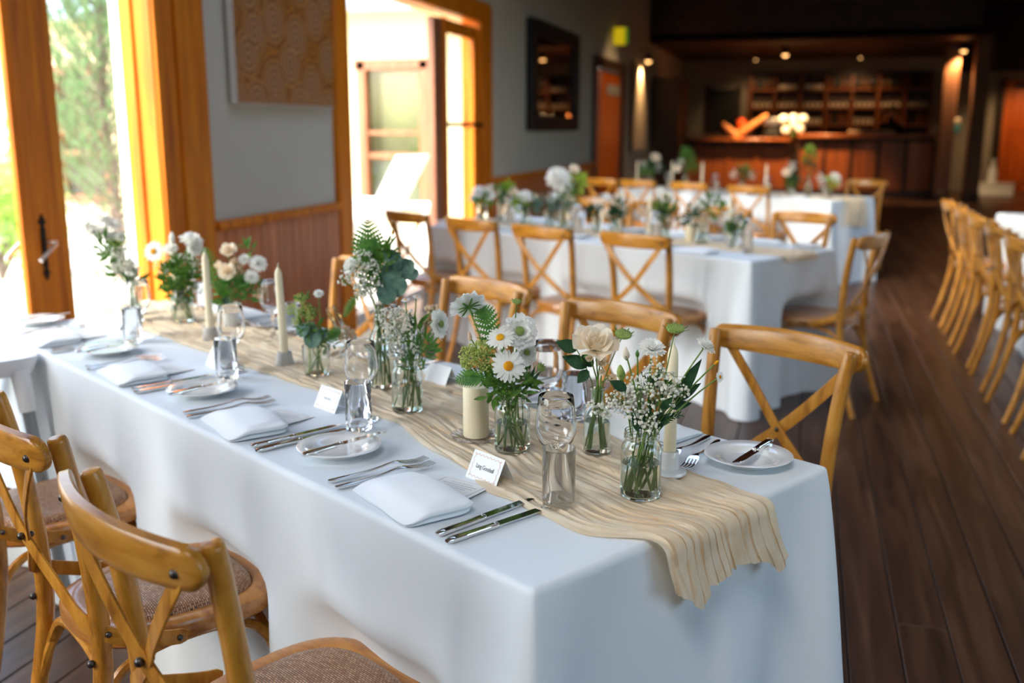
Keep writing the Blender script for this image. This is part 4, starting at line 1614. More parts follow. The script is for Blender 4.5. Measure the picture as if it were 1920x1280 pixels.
def make_menu():
    """flat printed card lying with one side tilted up on the napkin"""
    t = thing('menu_card', '', 'menu card')
    w, h = .098, .140
    MB().box((0, 0, 0), (w, h, .0005)).build('card', M['paper'], t, False)
    a, b2 = w / 2 - .007, h / 2 - .007
    v, f = flat_loop([(-a, -b2), (a, -b2), (a, b2), (-a, b2)], .0008, .0005)
    MB().add(v, f).build('border', M['ink'], t, False)
    s = MB()
    rr = random.Random(9)
    for r, (y, half) in enumerate([(.050, .022), (.040, .031), (.031, .026), (.023, .022), (.010, .014), (.002, .028), (-.006, .024), (-.02, .014), (-.028, .028), (-.036, .02)]):
        x = -half
        while x < half:
            l = rr.uniform(.002, .006)
            s.box((x + l / 2, y, .0005), (l, .0016 if r in (1, 4, 7) else .0011, .0001))
            x += l + .0012
    s.build('print', M['softink'], t, False, stuff=True)
    return t


plate0, pu = make_plate(), []
knife0, ku = make_knife(), []
bknife0, bu = make_knife(0.185), []
bknife0.name = 'butter_knife'
fork0, fu = make_fork(), []
nap0, nu_ = make_napkin(), []
wg0, wu = make_wineglass(), []
tum0, tu = make_tumbler(), []
menu0, mu = make_menu(), []
ZT = TH + .0005


def setting(i, far, o=T1, full=True, tname='front table', sides=('highchair side', 'aisle side')):
    side = sides[1] if far else sides[0]
    place = '%s setting from the %s, %s' % (ORD[i], 'runner end' if tname == 'front table' else 'aisle, ' + tname, side)
    sp = .578
    base = sp * i
    jit = random.Random(i * 2 + far + int(o.y * 7))

    def P(s, t, z=ZT):
        return W(s, t, z, o)

    j = lambda a: jit.uniform(-a, a)
    if not far:
        R0 = ROT_IN
        put(plate0, pu, P(base + .668, .128), j(.5), 'round white side plate at the ' + place, 'white side plates')
        if full:
            put(bknife0, bu, P(base + .650 + j(.004), .040, ZT + .0150), (0.035, 0, R0 + .02 + j(.04)), 'small knife across the side plate, ' + place, 'butter knives')
            put(knife0, ku, P(base + .230, .018), R0 + .03 + j(.02), 'steel table knife beside the napkin, ' + place, 'table knives')
            put(knife0, ku, P(base + .199, .012), R0 - .01 + j(.02), 'outer steel table knife, ' + place, 'table knives')
            put(fork0, fu, P(base + .540, .022), R0 - .10 + j(.02), 'steel fork next to the side plate, ' + place, 'table forks')
            put(fork0, fu, P(base + .505, .014), R0 - .10 + j(.02), 'steel fork beneath the napkin, ' + place, 'table forks')
        put(nap0, nu_, P(base + .372, .078), R0 - .13 + j(.05), 'folded white napkin at the ' + place, 'folded white napkins')
        put(wg0, wu, P(base + .246, .286), j(2), 'empty wine glass at the ' + place, 'wine glasses')
        put(tum0, tu, P(base + .194, .242), j(2), 'straight glass tumbler at the ' + place, 'tumblers')
        if full:
            put(menu0, mu, P(base + .360, .140, ZT + .0065), (-0.06, 0.03, R0 + .30 + j(.05)), 'printed menu card under the napkin, ' + place, 'menu cards')
    else:
        R0 = ROT_OUT
        put(plate0, pu, P(base + .112, .655), j(.5), 'round white side plate at the ' + place, 'white side plates')
        if full:
            put(bknife0, bu, P(base + .128 + j(.004), .752, ZT + .0150), (0.035, 0, R0 + .25 + j(.04)), 'small knife across the side plate, ' + place, 'butter knives')
            put(fork0, fu, P(base + .222, .715), R0 + .30 + j(.02), 'steel fork next to the side plate, ' + place, 'table forks')
            put(fork0, fu, P(base + .252, .725), R0 + .22 + j(.02), 'steel fork beside the napkin, ' + place, 'table forks')
            put(knife0, ku, P(base + .512, .732), R0 + .03 + j(.02), 'steel table knife beside the napkin, ' + place, 'table knives')
            put(knife0, ku, P(base + .540, .738), R0 - .02 + j(.02), 'outer steel table knife, ' + place, 'table knives')
        put(nap0, nu_, P(base + .372, .672), R0 + .05 + j(.05), 'folded white napkin at the ' + place, 'folded white napkins')
        put(wg0, wu, P(base + .560, .575), j(2), 'empty wine glass at the ' + place, 'wine glasses')
        put(tum0, tu, P(base + .525, .620), j(2), 'straight glass tumbler at the ' + place, 'tumblers')


for i in range(4):
    setting(i, False)
    setting(i, True)
for i in range(4):
    setting(i, False, T2, False, 'middle table', ('camera side', 'bar side'))
    setting(i, True, T2, False, 'middle table', ('camera side', 'bar side'))
for i in range(4):
    setting(i, False, T3, False, 'far table', ('camera side', 'bar side'))

c = make_card('white tent card with a name and a wavy peach border, readable', 'Lang Goodsell')
c.location = W(.365, .243, ZT)
c.rotation_euler = (0, 0, ROT_IN - .03)
for (s, t, r, lab) in ((.944, .288, .02, 'white tent card beside the second wine glass from the runner end'), (1.475, .285, -.05, 'white tent card beside the third wine glass from the runner end'), (2.17, .300, 0, 'white tent card at the garden end of the front table')):
    c = make_card(lab, None, True, 'small white place cards')
    c.location = W(s, t, ZT)
    c.rotation_euler = (0, 0, ROT_IN + r)
for (s, t, r, lab) in ((.375, .605, .02, 'white tent card turned away behind the gypsophila jar'), (.953, .600, .0, 'white tent card turned away behind the pillar candle'), (1.44, .655, -.1, 'white tent card turned away behind the tall bottle of fern'), (2.1, .63, 0, 'white tent card turned away at the garden end')):
    c = make_card(lab, None, True, 'small white place cards')
    c.location = W(s, t, ZT)
    c.rotation_euler = (0, 0, ROT_OUT + r)

# ---------------------------------------------------------------- candles
def taper(label, s, t, o=T1, h=.235, holder='concrete', lean=(0, 0), z0=TH + .006, group='ivory taper candles'):
    hd = thing('candle_holder', label.replace('ivory taper candle', 'small %s holder under the taper' % ('grey' if holder == 'concrete' else 'white')), 'candle holder', W(s, t, z0, o), group='taper candle holders')
    if holder == 'concrete':
        MB().lathe([(0, 0), (.0225, 0), (.0235, .002), (.0185, .034), (.0175, .036), (.0125, .036), (.0122, .020), (0, .020)], 24).build('cup', M['concrete'], hd, True, 40)
    else:
        MB().lathe([(0, 0), (.030, 0), (.0315, .003), (.030, .007), (.018, .011), (.0165, .040), (.0155, .042), (.0122, .042), (.0120, .020), (0, .020)], 24).build('cup', M['ceramic'], hd, True, 40)
    cd = thing('taper_candle', label, 'candle', W(s, t, z0 + .0202, o), group=group, rot=(lean[0], lean[1], 0))
    MB().lathe([(0, 0), (.0112, 0), (.0115, .01), (.0098, h * .80), (.0092, h * .92), (.0066, h * .962), (.0034, h * .985), (.0022, h), (0, h)], 18).build('wax', M['wax'], cd, True, 50)
    MB().tube([(0, 0, h - .002), (.001, 0, h + .006), (.003, 0, h + .010)], .0011, 5).build('wick', M['wick'], cd)
    return cd


taper('ivory taper candle at the garden end behind the daisy jar', 2.30, .54)
taper('ivory taper candle beside the white pot of roses', 1.786, .411, lean=(.0, -.008))
taper('ivory taper candle in front of the cedar boards mid table', 1.359, .408, lean=(0, -.03))
taper('ivory taper candle behind the gypsophila jar at the runner end', .165, .490, holder='white', h=.215)
pc = thing('pillar_candle', 'thick ivory pillar candle beside the daisy jar', 'candle', W(.547, .366, TH + .0135))
MB().lathe([(0, 0), (.0245, 0), (.0255, .002), (.0255, .096), (.0245, .1005), (.012, .1035), (.004, .1045), (0, .1045)], 32).build('wax', M['wax'], pc, True, 40)
MB().tube([(0, 0, .103), (.0008, 0, .108)], .0012, 5).build('wick', M['wick'], pc)
gd = thing('candle_dish', 'cut glass dish under the pillar candle', 'dish', W(.547, .366, TH + .0055))
mb = MB()


def dish(u, v):
    a = u * 2 * PI
    prof = [(0, .0), (.02, .0), (.036, .001), (.046, .006), (.050, .010), (.049, .0115), (.044, .009), (.035, .0065), (.02, .006), (0, .006)]
    f = v * (len(prof) - 1)
    i0 = min(int(f), len(prof) - 2)
    g = f - i0
    r = prof[i0][0] * (1 - g) + prof[i0 + 1][0] * g
    z = prof[i0][1] * (1 - g) + prof[i0 + 1][1] * g
    r *= 1 + .05 * math.cos(16 * a) * (r / .05)
    return Vector((r * math.cos(a), r * math.sin(a), z))


mb.grid(96, 19, dish, wrap_u=True).build('glass', M['glass'], gd)
# gold edged clear sign leaning beside the taper
sg = thing('arched_sign', 'gold edged clear arched sign leaning near the eucalyptus bowl', 'sign', W(1.41, .640, TH + .004), rot=(0, math.radians(-22), YAW + .35))
ol = [(-.045, 0), (.045, 0), (.045, .085)] + [(.045 * math.cos(a), .085 + .045 * math.sin(a)) for a in [PI * k_ / 12 for k_ in range(1, 12)]] + [(-.045, .085)]
mt = Matrix(((0, 0, 1, 0), (1, 0, 0, 0), (0, 1, 0, 0), (0, 0, 0, 1)))
MB().prism(ol, -.009, .009, mt).build('clear_slab', M['acrylic'], sg, False)
for x in (-.010, .010):
    pts = [Vector((x, p[0], p[1])) for p in ol[1:]] + [Vector((x, -.045, 0))]
    MB().sweep(pts, Vector((1, 0, 0)), .006, .004, 6).build('gold_edge', M['gold'], sg)

# ================================================================ VASES AND FLOWERS
def glass_lathe(t, outer, th, mat='jarglass', n=36):
    """closed double-walled vessel from an outer profile (r, z), bottom to rim"""
    inn = [(max(0.0, r - th), z + (th * 1.6 if i < 2 else 0)) for i, (r, z) in enumerate(outer)]
    inn[-1] = (outer[-1][0] - th, outer[-1][1] - .0003)
    zb = outer[0][1] + th * 2.0
    inner = [(r, max(z, zb)) for r, z in inn[::-1]]
    prof = [(0, outer[0][1] + .0006)] + outer + inner + [(0, zb)]
    MB().lathe(prof, n).build('vessel', M[mat], t, True, 60)


def water(t, prof, mat='water'):
    MB().lathe([(0, prof[0][1])] + prof + [(0, prof[-1][1])], 28).build('water', M[mat], t, True, 50)


def vase(kind, label, loc, r, h, group=None):
    t = thing({'jar': 'glass_jar', 'bottle': 'glass_bottle', 'bowl': 'cut_glass_votive', 'pot': 'ceramic_pot', 'cylinder': 'glass_vase'}[kind], label, 'pot' if kind == 'pot' else 'vase', loc, YAW, group)
    if kind == 'jar':
        nr = r * .83
        outer = [(r * .90, 0), (r * .98, .003), (r, .008), (r, h * .70), (r * .985, h * .75), (r * .93, h * .80), (nr * .99, h * .845), (nr * .97, h * .87), (nr * 1.05, h * .885), (nr * 1.05, h * .90), (nr * .99, h * .915), (nr * 1.05, h * .93), (nr * 1.05, h * .945), (nr * .99, h * .96), (nr * 1.04, h * .98), (nr * 1.02, h)]
        glass_lathe(t, outer, .0022)
        water(t, [(r * .88, .0052), (r - .0021, .010), (r - .0021, h * .52)])
    elif kind == 'bottle':
        nr = r * .50
        outer = [(r * .92, 0), (r * .99, .003), (r, .008), (r, h * .56), (r * .96, h * .62), (r * .80, h * .69), (nr * 1.12, h * .76), (nr, h * .81), (nr, h * .95), (nr * 1.14, h * .96), (nr * 1.14, h * .99), (nr * 1.06, h)]
        glass_lathe(t, outer, .0022)
        water(t, [(r * .88, .0052), (r - .0021, .010), (r - .0021, h * .50)])
    elif kind == 'cylinder':
        outer = [(r * .94, 0), (r, .004), (r, h * .5), (r * 1.01, h)]
        glass_lathe(t, outer, .0022)
        water(t, [(r * .88, .0052), (r - .0021, .010), (r - .0021, h * .45)])
    elif kind == 'bowl':
        outer = [(r * .78, 0), (r * .84, .003), (r * .92, h * .3), (r * .98, h * .7), (r, h * .96), (r, h)]
        mb = MB()
        n = 48
        prof = [(0, .0006)] + outer + [(r - .003, h - .0003), (r * .9, h * .5), (r * .76, .008), (0, .008)]
        mb.lathe(prof, n)
        vs = []
        for x, y, z in mb.v:
            rr = math.hypot(x, y)
            if rr > r * .8 and z > .004:
                a = math.atan2(y, x)
                f = 1 + .022 * math.cos(12 * a + z * 220) * math.cos(z * 220 - 12 * a)
                x, y = x * f, y * f
            vs.append((x, y, z))
        mb.v = vs
        mb.build('vessel', M['jarglass'], t, True, 60)
    elif kind == 'pot':
        outer = [(r * .80, 0), (r * .9, .003), (r * .97, h * .35), (r, h * .7), (r * .97, h), (r * .90, h), (r * .88, h * .4), (0, h * .36)]
        MB().lathe([(0, .0)] + outer, 36).build('vessel', M['ceramic'], t, True, 50)
    return t


def basis(n, roll=0.0):
    return frame_to(n) @ Matrix.Rotation(roll, 3, 'Z')


def petal(mb, B, c, az, r0, L, Wd, lift, curl, cup=0.0, nl=4, nw=2, ruffle=0.0, seed=0.0, blunt=0.5):
    ca, sa = math.cos(az), math.sin(az)
    def fn(u, v):
        f = u
        w = Wd * (math.sin(PI * min(1, (.12 + .88 * f) * blunt + (f * (1 - blunt)))) if f < 1 else .35)
        w = Wd * (0.32 + 0.68 * math.sin(PI * (0.08 + 0.62 * f))) * (1 - 0.55 * max(0, (f - .8) / .2) ** 2)
        x = r0 + L * f
        y = (v - .5) * w
        z = lift * f + curl * f * f + cup * (2 * (v - .5)) ** 2 * f
        if ruffle:
            z += ruffle * f * noise.noise(Vector((y * 260 + seed, f * 4, seed * 3)))
            x += ruffle * .8 * f * noise.noise(Vector((y * 300 + seed, 9, seed)))
        return B @ Vector((x * ca - y * sa, x * sa + y * ca, z)) + c
    mb.grid(nl + 1, nw + 1, fn)


def b_daisy(t, c, R, n, rr, disc='yellow'):
    B = basis(n)
    mb = MB()
    k = 21
    for i in range(k):
        petal(mb, B, c, 2 * PI * i / k + rr.uniform(-.06, .06), R * .22, R * .80 * rr.uniform(.88, 1.06), R * .25, R * rr.uniform(-.04, .10), -R * .12, R * .03)
    mb.build('petals', M['petal'], t)
    d = MB().ball(c + B @ Vector((0, 0, R * .03)), R * .29, 14, 8, (1, 1, .5), B)
    for i in range(46):
        a = i * 2.39996
        q = R * .27 * math.sqrt(i / 46)
        d.ball(c + B @ Vector((q * math.cos(a), q * math.sin(a), R * (.17 - .10 * (i / 46)))), R * .032, 5, 3)
    d.build('flower_centre', M[disc], t)


def b_chrys(t, c, R, n, rr, mat='petal'):
    B = basis(n)
    mb = MB()
    for ring, (k, r0, L, lift, curl) in enumerate([(17, .16, .86, .22, -.16), (15, .12, .72, .40, -.10), (11, .08, .52, .55, -.02), (7, .04, .3, .5, .05)]):
        for i in range(k):
            petal(mb, B, c, 2 * PI * (i + .5 * (ring % 2)) / k + rr.uniform(-.1, .1), R * r0, R * L * rr.uniform(.85, 1.05), R * .27, R * lift, R * curl, R * .06)
    mb.build('petals', M[mat], t)
    MB().ball(c - B @ Vector((0, 0, R * .10)), R * .24, 10, 6, (1, 1, .7), B).build('calyx', M['leafdark'], t)


def b_scab(t, c, R, n, rr, back=False):
    B = basis(n)
    mb = MB()
    for ring, (k, r0, L, Wd, lift, curl, rf) in enumerate([(8, .18, .84, .72, .10, -.06, .10), (8, .14, .64, .56, .22, -.04, .12), (10, .12, .42, .34, .30, .0, .10)]):
        for i in range(k):
            petal(mb, B, c, 2 * PI * (i + .5 * ring) / k + rr.uniform(-.12, .12), R * r0, R * L * rr.uniform(.9, 1.08), R * Wd, R * lift, R * curl, R * .06, 6, 8, R * rf * 1.5, rr.uniform(0, 90))
    mb.build('petals', M['petal'], t)
    d = MB().ball(c + B @ Vector((0, 0, R * .2)), R * .23, 14, 8, (1, 1, .55), B)
    for i in range(60):
        a = i * 2.39996
        q = R * .24 * math.sqrt(i / 60)
        d.ball(c + B @ Vector((q * math.cos(a), q * math.sin(a), R * (.33 - .09 * (i / 60)))), R * .028, 5, 3)
    d.build('flower_centre', M['greendisc'], t)
    s = MB()
    for i in range(9):
        petal(s, B, c - B @ Vector((0, 0, R * .07)), 2 * PI * i / 9 + rr.uniform(-.15, .15), R * .08, R * rr.uniform(.5, .72), R * .13, -R * .05, R * rr.uniform(-.12, .06))
    s.ball(c - B @ Vector((0, 0, R * .06)), R * .16, 10, 6, (1, 1, .7), B)
    s.build('sepals', M['fern'], t)


def b_rose(t, c, R, n, rr, mat='cream_petal', open_=1.0):
    B = basis(n)
    mb = MB()
    for ring, (k, rad, h, half, flare) in enumerate([(3, .16, .80, .95, 0), (4, .28, .86, .75, .02), (4, .42, .86, .72, .10), (5, .60, .78, .62, .24), (6, .78, .62, .56, .40)]):
        if ring == 4 and open_ < .6:
            continue
        for i in range(k):
            az = 2 * PI * (i + .5 * ring) / k + rr.uniform(-.15, .15)
            hh = h * rr.uniform(.92, 1.05)
            sd = rr.uniform(0, 50)
            def fn(u, v):
                w = (2 * u - 1)
                a = az + w * half * (.55 + .45 * math.sin(PI * min(1, .15 + .7 * v)))
                q = R * rad * (.30 + .70 * math.sin(min(1, v * 1.25) * PI / 2)) + R * flare * open_ * max(0, v - .45) ** 1.3 * 1.6
                z = R * (hh * v - .12 - .30 * abs(w) ** 2.4 * v - flare * .55 * open_ * max(0, v - .7))
                q += R * .035 * noise.noise(Vector((w * 2.2 + sd, v * 3, sd)))
                return B @ Vector((q * math.cos(a), q * math.sin(a), z)) + c
            mb.grid(9, 7, fn)
    mb.build('petals', M[mat], t)
    s = MB().ball(c - B @ Vector((0, 0, R * .16)), R * .22, 10, 6, (1, 1, .9), B)
    for i in range(5):
        petal(s, B, c - B @ Vector((0, 0, R * .2)), 2 * PI * i / 5, R * .1, R * .55, R * .18, R * .02, -R * .2)
    s.build('sepals', M['leaf'], t)


def b_bud(t, c, R, n, rr, mat='cream_petal'):
    B = basis(n)
    mb = MB()
    pr = [(0, -1.0), (.34, -.8), (.52, -.3), (.5, .2), (.34, .7), (.14, 1.05), (0, 1.15)]
    m2 = MB().lathe([(r * R, z * R) for r, z in pr], 12)
    for i, v in enumerate(m2.v):
        a = math.atan2(v[1], v[0])
        f = 1 + .10 * math.cos(3 * a + v[2] / R * 2)
        m2.v[i] = tuple(B @ Vector((v[0] * f, v[1] * f, v[2])) + c)
    m2.build('bud', M[mat], t)
    s = MB()
    for i in range(5):
        petal(s, B, c - B @ Vector((0, 0, R * 1.05)), 2 * PI * i / 5, R * .12, R * .45, R * .22, R * .75, R * .2)
    s.build('sepals', M['leaf'], t)


def b_seed(t, c, R, n, rr):
    B = basis(n)
    d = MB().ball(c, R, 14, 7, (1, 1, .42), B)
    for i in range(50):
        a = i * 2.39996
        q = R * .95 * math.sqrt(i / 50)
        d.ball(c + B @ Vector((q * math.cos(a), q * math.sin(a), R * (.45 - .35 * (i / 50)))), R * .12, 5, 3)
    d.build('seed_dome', M['greendisc'], t)
    s = MB()
    for i in range(10):
        petal(s, B, c - B @ Vector((0, 0, R * .2)), 2 * PI * i / 10 + rr.uniform(-.1, .1), R * .4, R * rr.uniform(.8, 1.2), R * .22, R * .1, R * .35)
    s.build('sepals', M['fern'], t)


def make_stem(t, r_in, rim, c, rr, rad=.0014, mat='stem', curl=.0, name='stem'):
    a = rr.uniform(0, 2 * PI)
    q = r_in * rr.uniform(.45, .9)
    # the foot of the stem lies on the far side from where the head leans
    foot = Vector((q * math.cos(a), q * .85 * math.sin(a), .010))
    mid = Vector((max(-rim[0], min(rim[0], c.x * .28 + rr.uniform(-.5, .5) * rim[0])), max(-rim[0], min(rim[0], c.y * .3 + rr.uniform(-.7, .7) * rim[0])) * .8, rim[1]))
    pts = catmull([foot, foot.lerp(mid, .5) + Vector((rr.uniform(-.002, .002), 0, 0)), mid, mid.lerp(c, .55) + Vector((curl, 0, .006)), c], 4)
    MB().tube(pts, [rad * 1.15 - rad * .35 * i / (len(pts) - 1) for i in range(len(pts))], 7).build(name, M[mat], t)
    return mid


def leaf_patch(mb, base, tip, nrm, Wd, fold=.18, droop=.0, nl=6, serr=0.0):
    base, tip = Vector(base), Vector(tip)
    d = tip - base
    L = d.length
    dn = d.normalized()
    nrm = Vector(nrm)
    nrm = (nrm - dn * nrm.dot(dn)).normalized()
    sd = dn.cross(nrm)
    def fn(u, v):
        w = Wd * math.sin(PI * min(1, (u * .93 + .05)) ** .85) * (1 - .25 * u)
        if serr:
            w *= 1 + serr * math.cos(u * nl * PI)
        x = 2 * v - 1
        return base + dn * L * u + sd * x * w * .5 + nrm * (abs(x) * w * fold - droop * L * u * u)
    mb.grid(nl + 1, 3, fn)


def disc_leaf(mb, c, r, nrm, dirv, cup=.12):
    B = basis(nrm)
    dirv = Vector(dirv)
    n = 14
    vs = [c]
    for i in range(n):
        a = 2 * PI * i / n
        q = r * (1 + .10 * math.cos(a) + .04 * math.sin(3 * a))
        vs.append(c + B @ Vector((q * math.cos(a), q * math.sin(a) * .92, cup * r * math.cos(2 * a))))
    mb.add(vs, [(0, 1 + i, 1 + (i + 1) % n) for i in range(n)])


def frond(mb, pts, nrm, wid, pairs=15, lobes=6):
    """fern frond: rachis through pts, toothed pinnae on both sides"""
    path = catmull(pts, 8)
    m = len(path)
    nrm = Vector(nrm).normalized()
    mb.tube(path, [.0012 * (1 - .7 * i / (m - 1)) for i in range(m)], 5)
    for k2 in range(pairs):
        f = .14 + .86 * (k2 / (pairs - 1)) ** .92
        x = min(f, .999) * (m - 1)
        i = min(int(x), m - 2)
        p = path[i].lerp(path[i + 1], x - i)
        d = (path[i + 1] - path[i]).normalized()
        sd = d.cross(nrm).normalized()
        pl = wid * (math.sin(PI * min(1, (f * .80 + .14))) ** .8) * (1 - .55 * max(0, f - .6))
        if f > .97:
            pl = wid * .16
        for s in (-1, 1):
            ax = (sd * s * .86 + d * .50 - nrm * .12).normalized()
            lw = (ax.cross(nrm)).normalized()
            prev_a = prev_b = None
            vs, fs = [], []
            for q in range(lobes + 1):
                g = q / lobes
                w = pl * .17 * (1 - g) ** .6 + .0004
                ctr = p + ax * pl * g - nrm * .10 * pl * g * g
                vs += [ctr + lw * w * .45, ctr - lw * w * .45]
                if q:
                    a = len(vs) - 4
                    fs.append((a, a + 2, a + 3, a + 1))
                    mid = p + ax * pl * (g - .15 / lobes) - nrm * .10 * pl * g * g
                    vs += [mid + lw * w * 1.5 + ax * .012 * pl, mid - lw * w * 1.5 + ax * .012 * pl]
                    b2 = len(vs)
                    fs.append((a, b2 - 2, b2 - 4))
                    fs.append((a + 1, b2 - 3, b2 - 1))
                    # keep the strip indices in step
                    vs += [ctr + lw * w * .45, ctr - lw * w * .45]
            mb.add(vs, fs)


FRONT = Vector((0, -1, .25))


def gyp_sprig(t, rr, r_in, rim, clouds, rmin=.0016, rmax=.0034, mat='gyp', stemmat='stem'):
    """clouds: (x, y, z, radius, count)"""
    st, bl = MB(), MB()
    for (x, y, z, R, cnt) in clouds:
        c = Vector((x, y, z))
        mid = Vector((max(-rim[0], min(rim[0], x * .28 + rr.uniform(-.4, .4) * rim[0])), max(-rim[0], min(rim[0], y * .3 + rr.uniform(-.5, .5) * rim[0])) * .8, rim[1]))
        an = rr.uniform(0, 6.28)
        foot = Vector((r_in * .8 * math.cos(an), r_in * .7 * math.sin(an), .012))
        base = mid.lerp(c, .62)
        st.tube(catmull([foot, mid, base, c], 3), .0009, 5)
        nodes = []
        for i in range(7):
            d = Vector((rr.gauss(0, 1), rr.gauss(0, 1), rr.gauss(.3, .8)))
            d = d.normalized() * R * rr.uniform(.35, .75)
            nd = c + d * .7
            st.tube([base.lerp(c, rr.uniform(.2, 1)), nd], .0005, 3, False)
            nodes.append(nd)
        for i in range(cnt):
            d = Vector((rr.gauss(0, 1), rr.gauss(0, 1), rr.gauss(0, 1))).normalized() * R * rr.uniform(.35, 1.0) ** .6
            p = c + Vector((d.x, d.y * .8, d.z * .85))
            nd = min(nodes, key=lambda q: (q - p).length)
            st.tube([nd, p], .00032, 3, False)
            r = rr.uniform(rmin, rmax)
            bl.ball(p, r, 6, 4, (1, 1, rr.uniform(.7, 1)), Euler((rr.uniform(0, 3), rr.uniform(0, 3), 0)).to_matrix())
            if r > .0027:
                for q in range(2):
                    a = rr.uniform(0, 6.28)
                    bl.ball(p + Vector((math.cos(a) * r * .5, -abs(math.sin(a)) * r * .4, math.sin(a) * r * .5)), r * .62, 5, 3)
    st.build('stems', M[stemmat], t, stuff=True)
    bl.build('blossoms', M[mat], t, stuff=True)


def foliage(t, rr, clouds, size, mat='leaf', wid=.4, name='leaves', updir=.5):
    mb = MB()
    for (x, y, z, R, cnt) in clouds:
        c = Vector((x, y, z))
        for i in range(cnt):
            d = Vector((rr.gauss(0, 1), rr.gauss(0, 1), rr.gauss(0, 1))).normalized()
            p = c + Vector((d.x, d.y * .8, d.z)) * R * rr.uniform(.1, 1) ** .7
            dr = (d + Vector((rr.uniform(-.5, .5), rr.uniform(-.5, .5), updir + rr.uniform(-.3, .5)))).normalized()
            L = size * rr.uniform(.6, 1.25)
            leaf_patch(mb, p, p + dr * L, Vector((rr.uniform(-.6, .6), -1, rr.uniform(0, .9))), L * wid, .12, .1, 4)
    mb.build(name, M[mat], t, stuff=True)


def flower(kind, label, loc, r_in, rim, c, size, face=(0, -1, .5), extra=None, cat='flower', seed=0, group=None):
    rr = random.Random(seed * 7 + 3)
    nm = {'daisy': 'daisy', 'chrys': 'white_chrysanthemum', 'scab': 'scabiosa', 'rose': 'rose', 'bud': 'flower_bud', 'seed': 'seed_head', 'gyp': 'gypsophila_sprig', 'umbel': 'green_umbel', 'fern': 'fern_frond',
          'euc': 'eucalyptus_sprig', 'leaf': 'leafy_stem', 'fol': 'foliage_bunch', 'lace': 'lace_flower', 'needle': 'rosemary_sprig', 'blush': 'peach_blossom_sprig'}[kind]
    t = thing(nm, label, cat, loc, YAW, group)
    c = Vector(c)
    if kind in ('daisy', 'chrys', 'scab', 'rose', 'bud', 'seed'):
        make_stem(t, r_in, rim, c - Vector(face).normalized() * size * .12, rr, .0016 if kind != 'seed' else .0012)
    if kind == 'daisy':
        b_daisy(t, c, size, face, rr)
    elif kind == 'chrys':
        b_chrys(t, c, size, face, rr)
    elif kind == 'scab':
        b_scab(t, c, size, face, rr)
    elif kind == 'rose':
        b_rose(t, c, size, face, rr, 'cream_petal', 1.0 if size > .022 else .5)
    elif kind == 'bud':
        b_bud(t, c, size, face, rr, extra or 'cream_petal')
    elif kind == 'seed':
        b_seed(t, c, size, face, rr)
    elif kind == 'gyp':
        gyp_sprig(t, rr, r_in, rim, extra)
    elif kind == 'lace':
        gyp_sprig(t, rr, r_in, rim, extra, .0016, .003)
    elif kind == 'blush':
        gyp_sprig(t, rr, r_in, rim, extra, .003, .0055, 'blush')
    elif kind == 'umbel':
        gyp_sprig(t, rr, r_in, rim, extra, .0012, .0023, 'umbel', 'umbel')
    elif kind == 'fern':
        mb = MB()
        pts = [Vector(p) for p in extra]
        mid = Vector((max(-rim[0], min(rim[0], pts[0].x * .4)), 0, rim[1]))
        MB().tube(catmull([Vector((0, 0, .012)), mid, pts[0]], 4), .0011, 5).build('stem', M['stem'], t)
        frond(mb, pts, face, size, 15 if size > .03 else 12)
        mb.build('frond', M['fern'], t)
    elif kind == 'euc':
        end = Vector(extra[-1][:3])
        make_stem(t, r_in, rim, end, rr, .0014, 'euc')
        for (x, y, z, r) in extra:
            mb = MB()
            disc_leaf(mb, Vector((x, y, z)), r, Vector((rr.uniform(-.5, .5), -1, rr.uniform(-.1, .7))), Vector((1, 0, 0)))
            mb.build('leaf', M['euc'], t)
    elif kind == 'leaf':
        # extra: (base, tip, width, material)
        make_stem(t, r_in, rim, Vector(extra[0][0]), rr, .0012)
        for (b2, tp, wd, mt2) in extra:
            mb = MB()
            leaf_patch(mb, b2, tp, Vector((rr.uniform(-.3, .3), -1, .35)), wd, .12, .06, 7)
            mb.build('leaf', M[mt2], t)
    elif kind == 'fol':
        make_stem(t, r_in, rim, Vector(extra[0][:3]), rr, .0012)
        make_stem(t, r_in, rim, Vector(extra[0][:3]) + Vector((.01, .0, .0)), rr, .0012)
        foliage(t, rr, [e[:5] for e in extra], size, extra[0][5], extra[0][6])
    elif kind == 'needle':
        mb = MB()
        pts = catmull([Vector(p) for p in extra], 6)
        MB().tube(catmull([Vector((0, 0, .012)), Vector((pts[0].x * .4, 0, rim[1]))] + [Vector(p) for p in extra], 4), .0008, 5).build('stem', M['stem'], t)
        for i, p in enumerate(pts):
            for s in (-1, 1):
                d = (pts[min(i + 1, len(pts) - 1)] - pts[max(i - 1, 0)]).normalized()
                tip = p + (d * rr.uniform(.4, 1.2) + Vector((s * d.z, rr.uniform(-1, 1), -s * d.x)) * rr.uniform(.4, 1)).normalized() * size * rr.uniform(.6, 1.1)
                leaf_patch(mb, p, tip, (0, -1, .3), size * .16, .05, 0, 3)
        mb.build('needles', M['leafdark'], t, stuff=True)
    return t


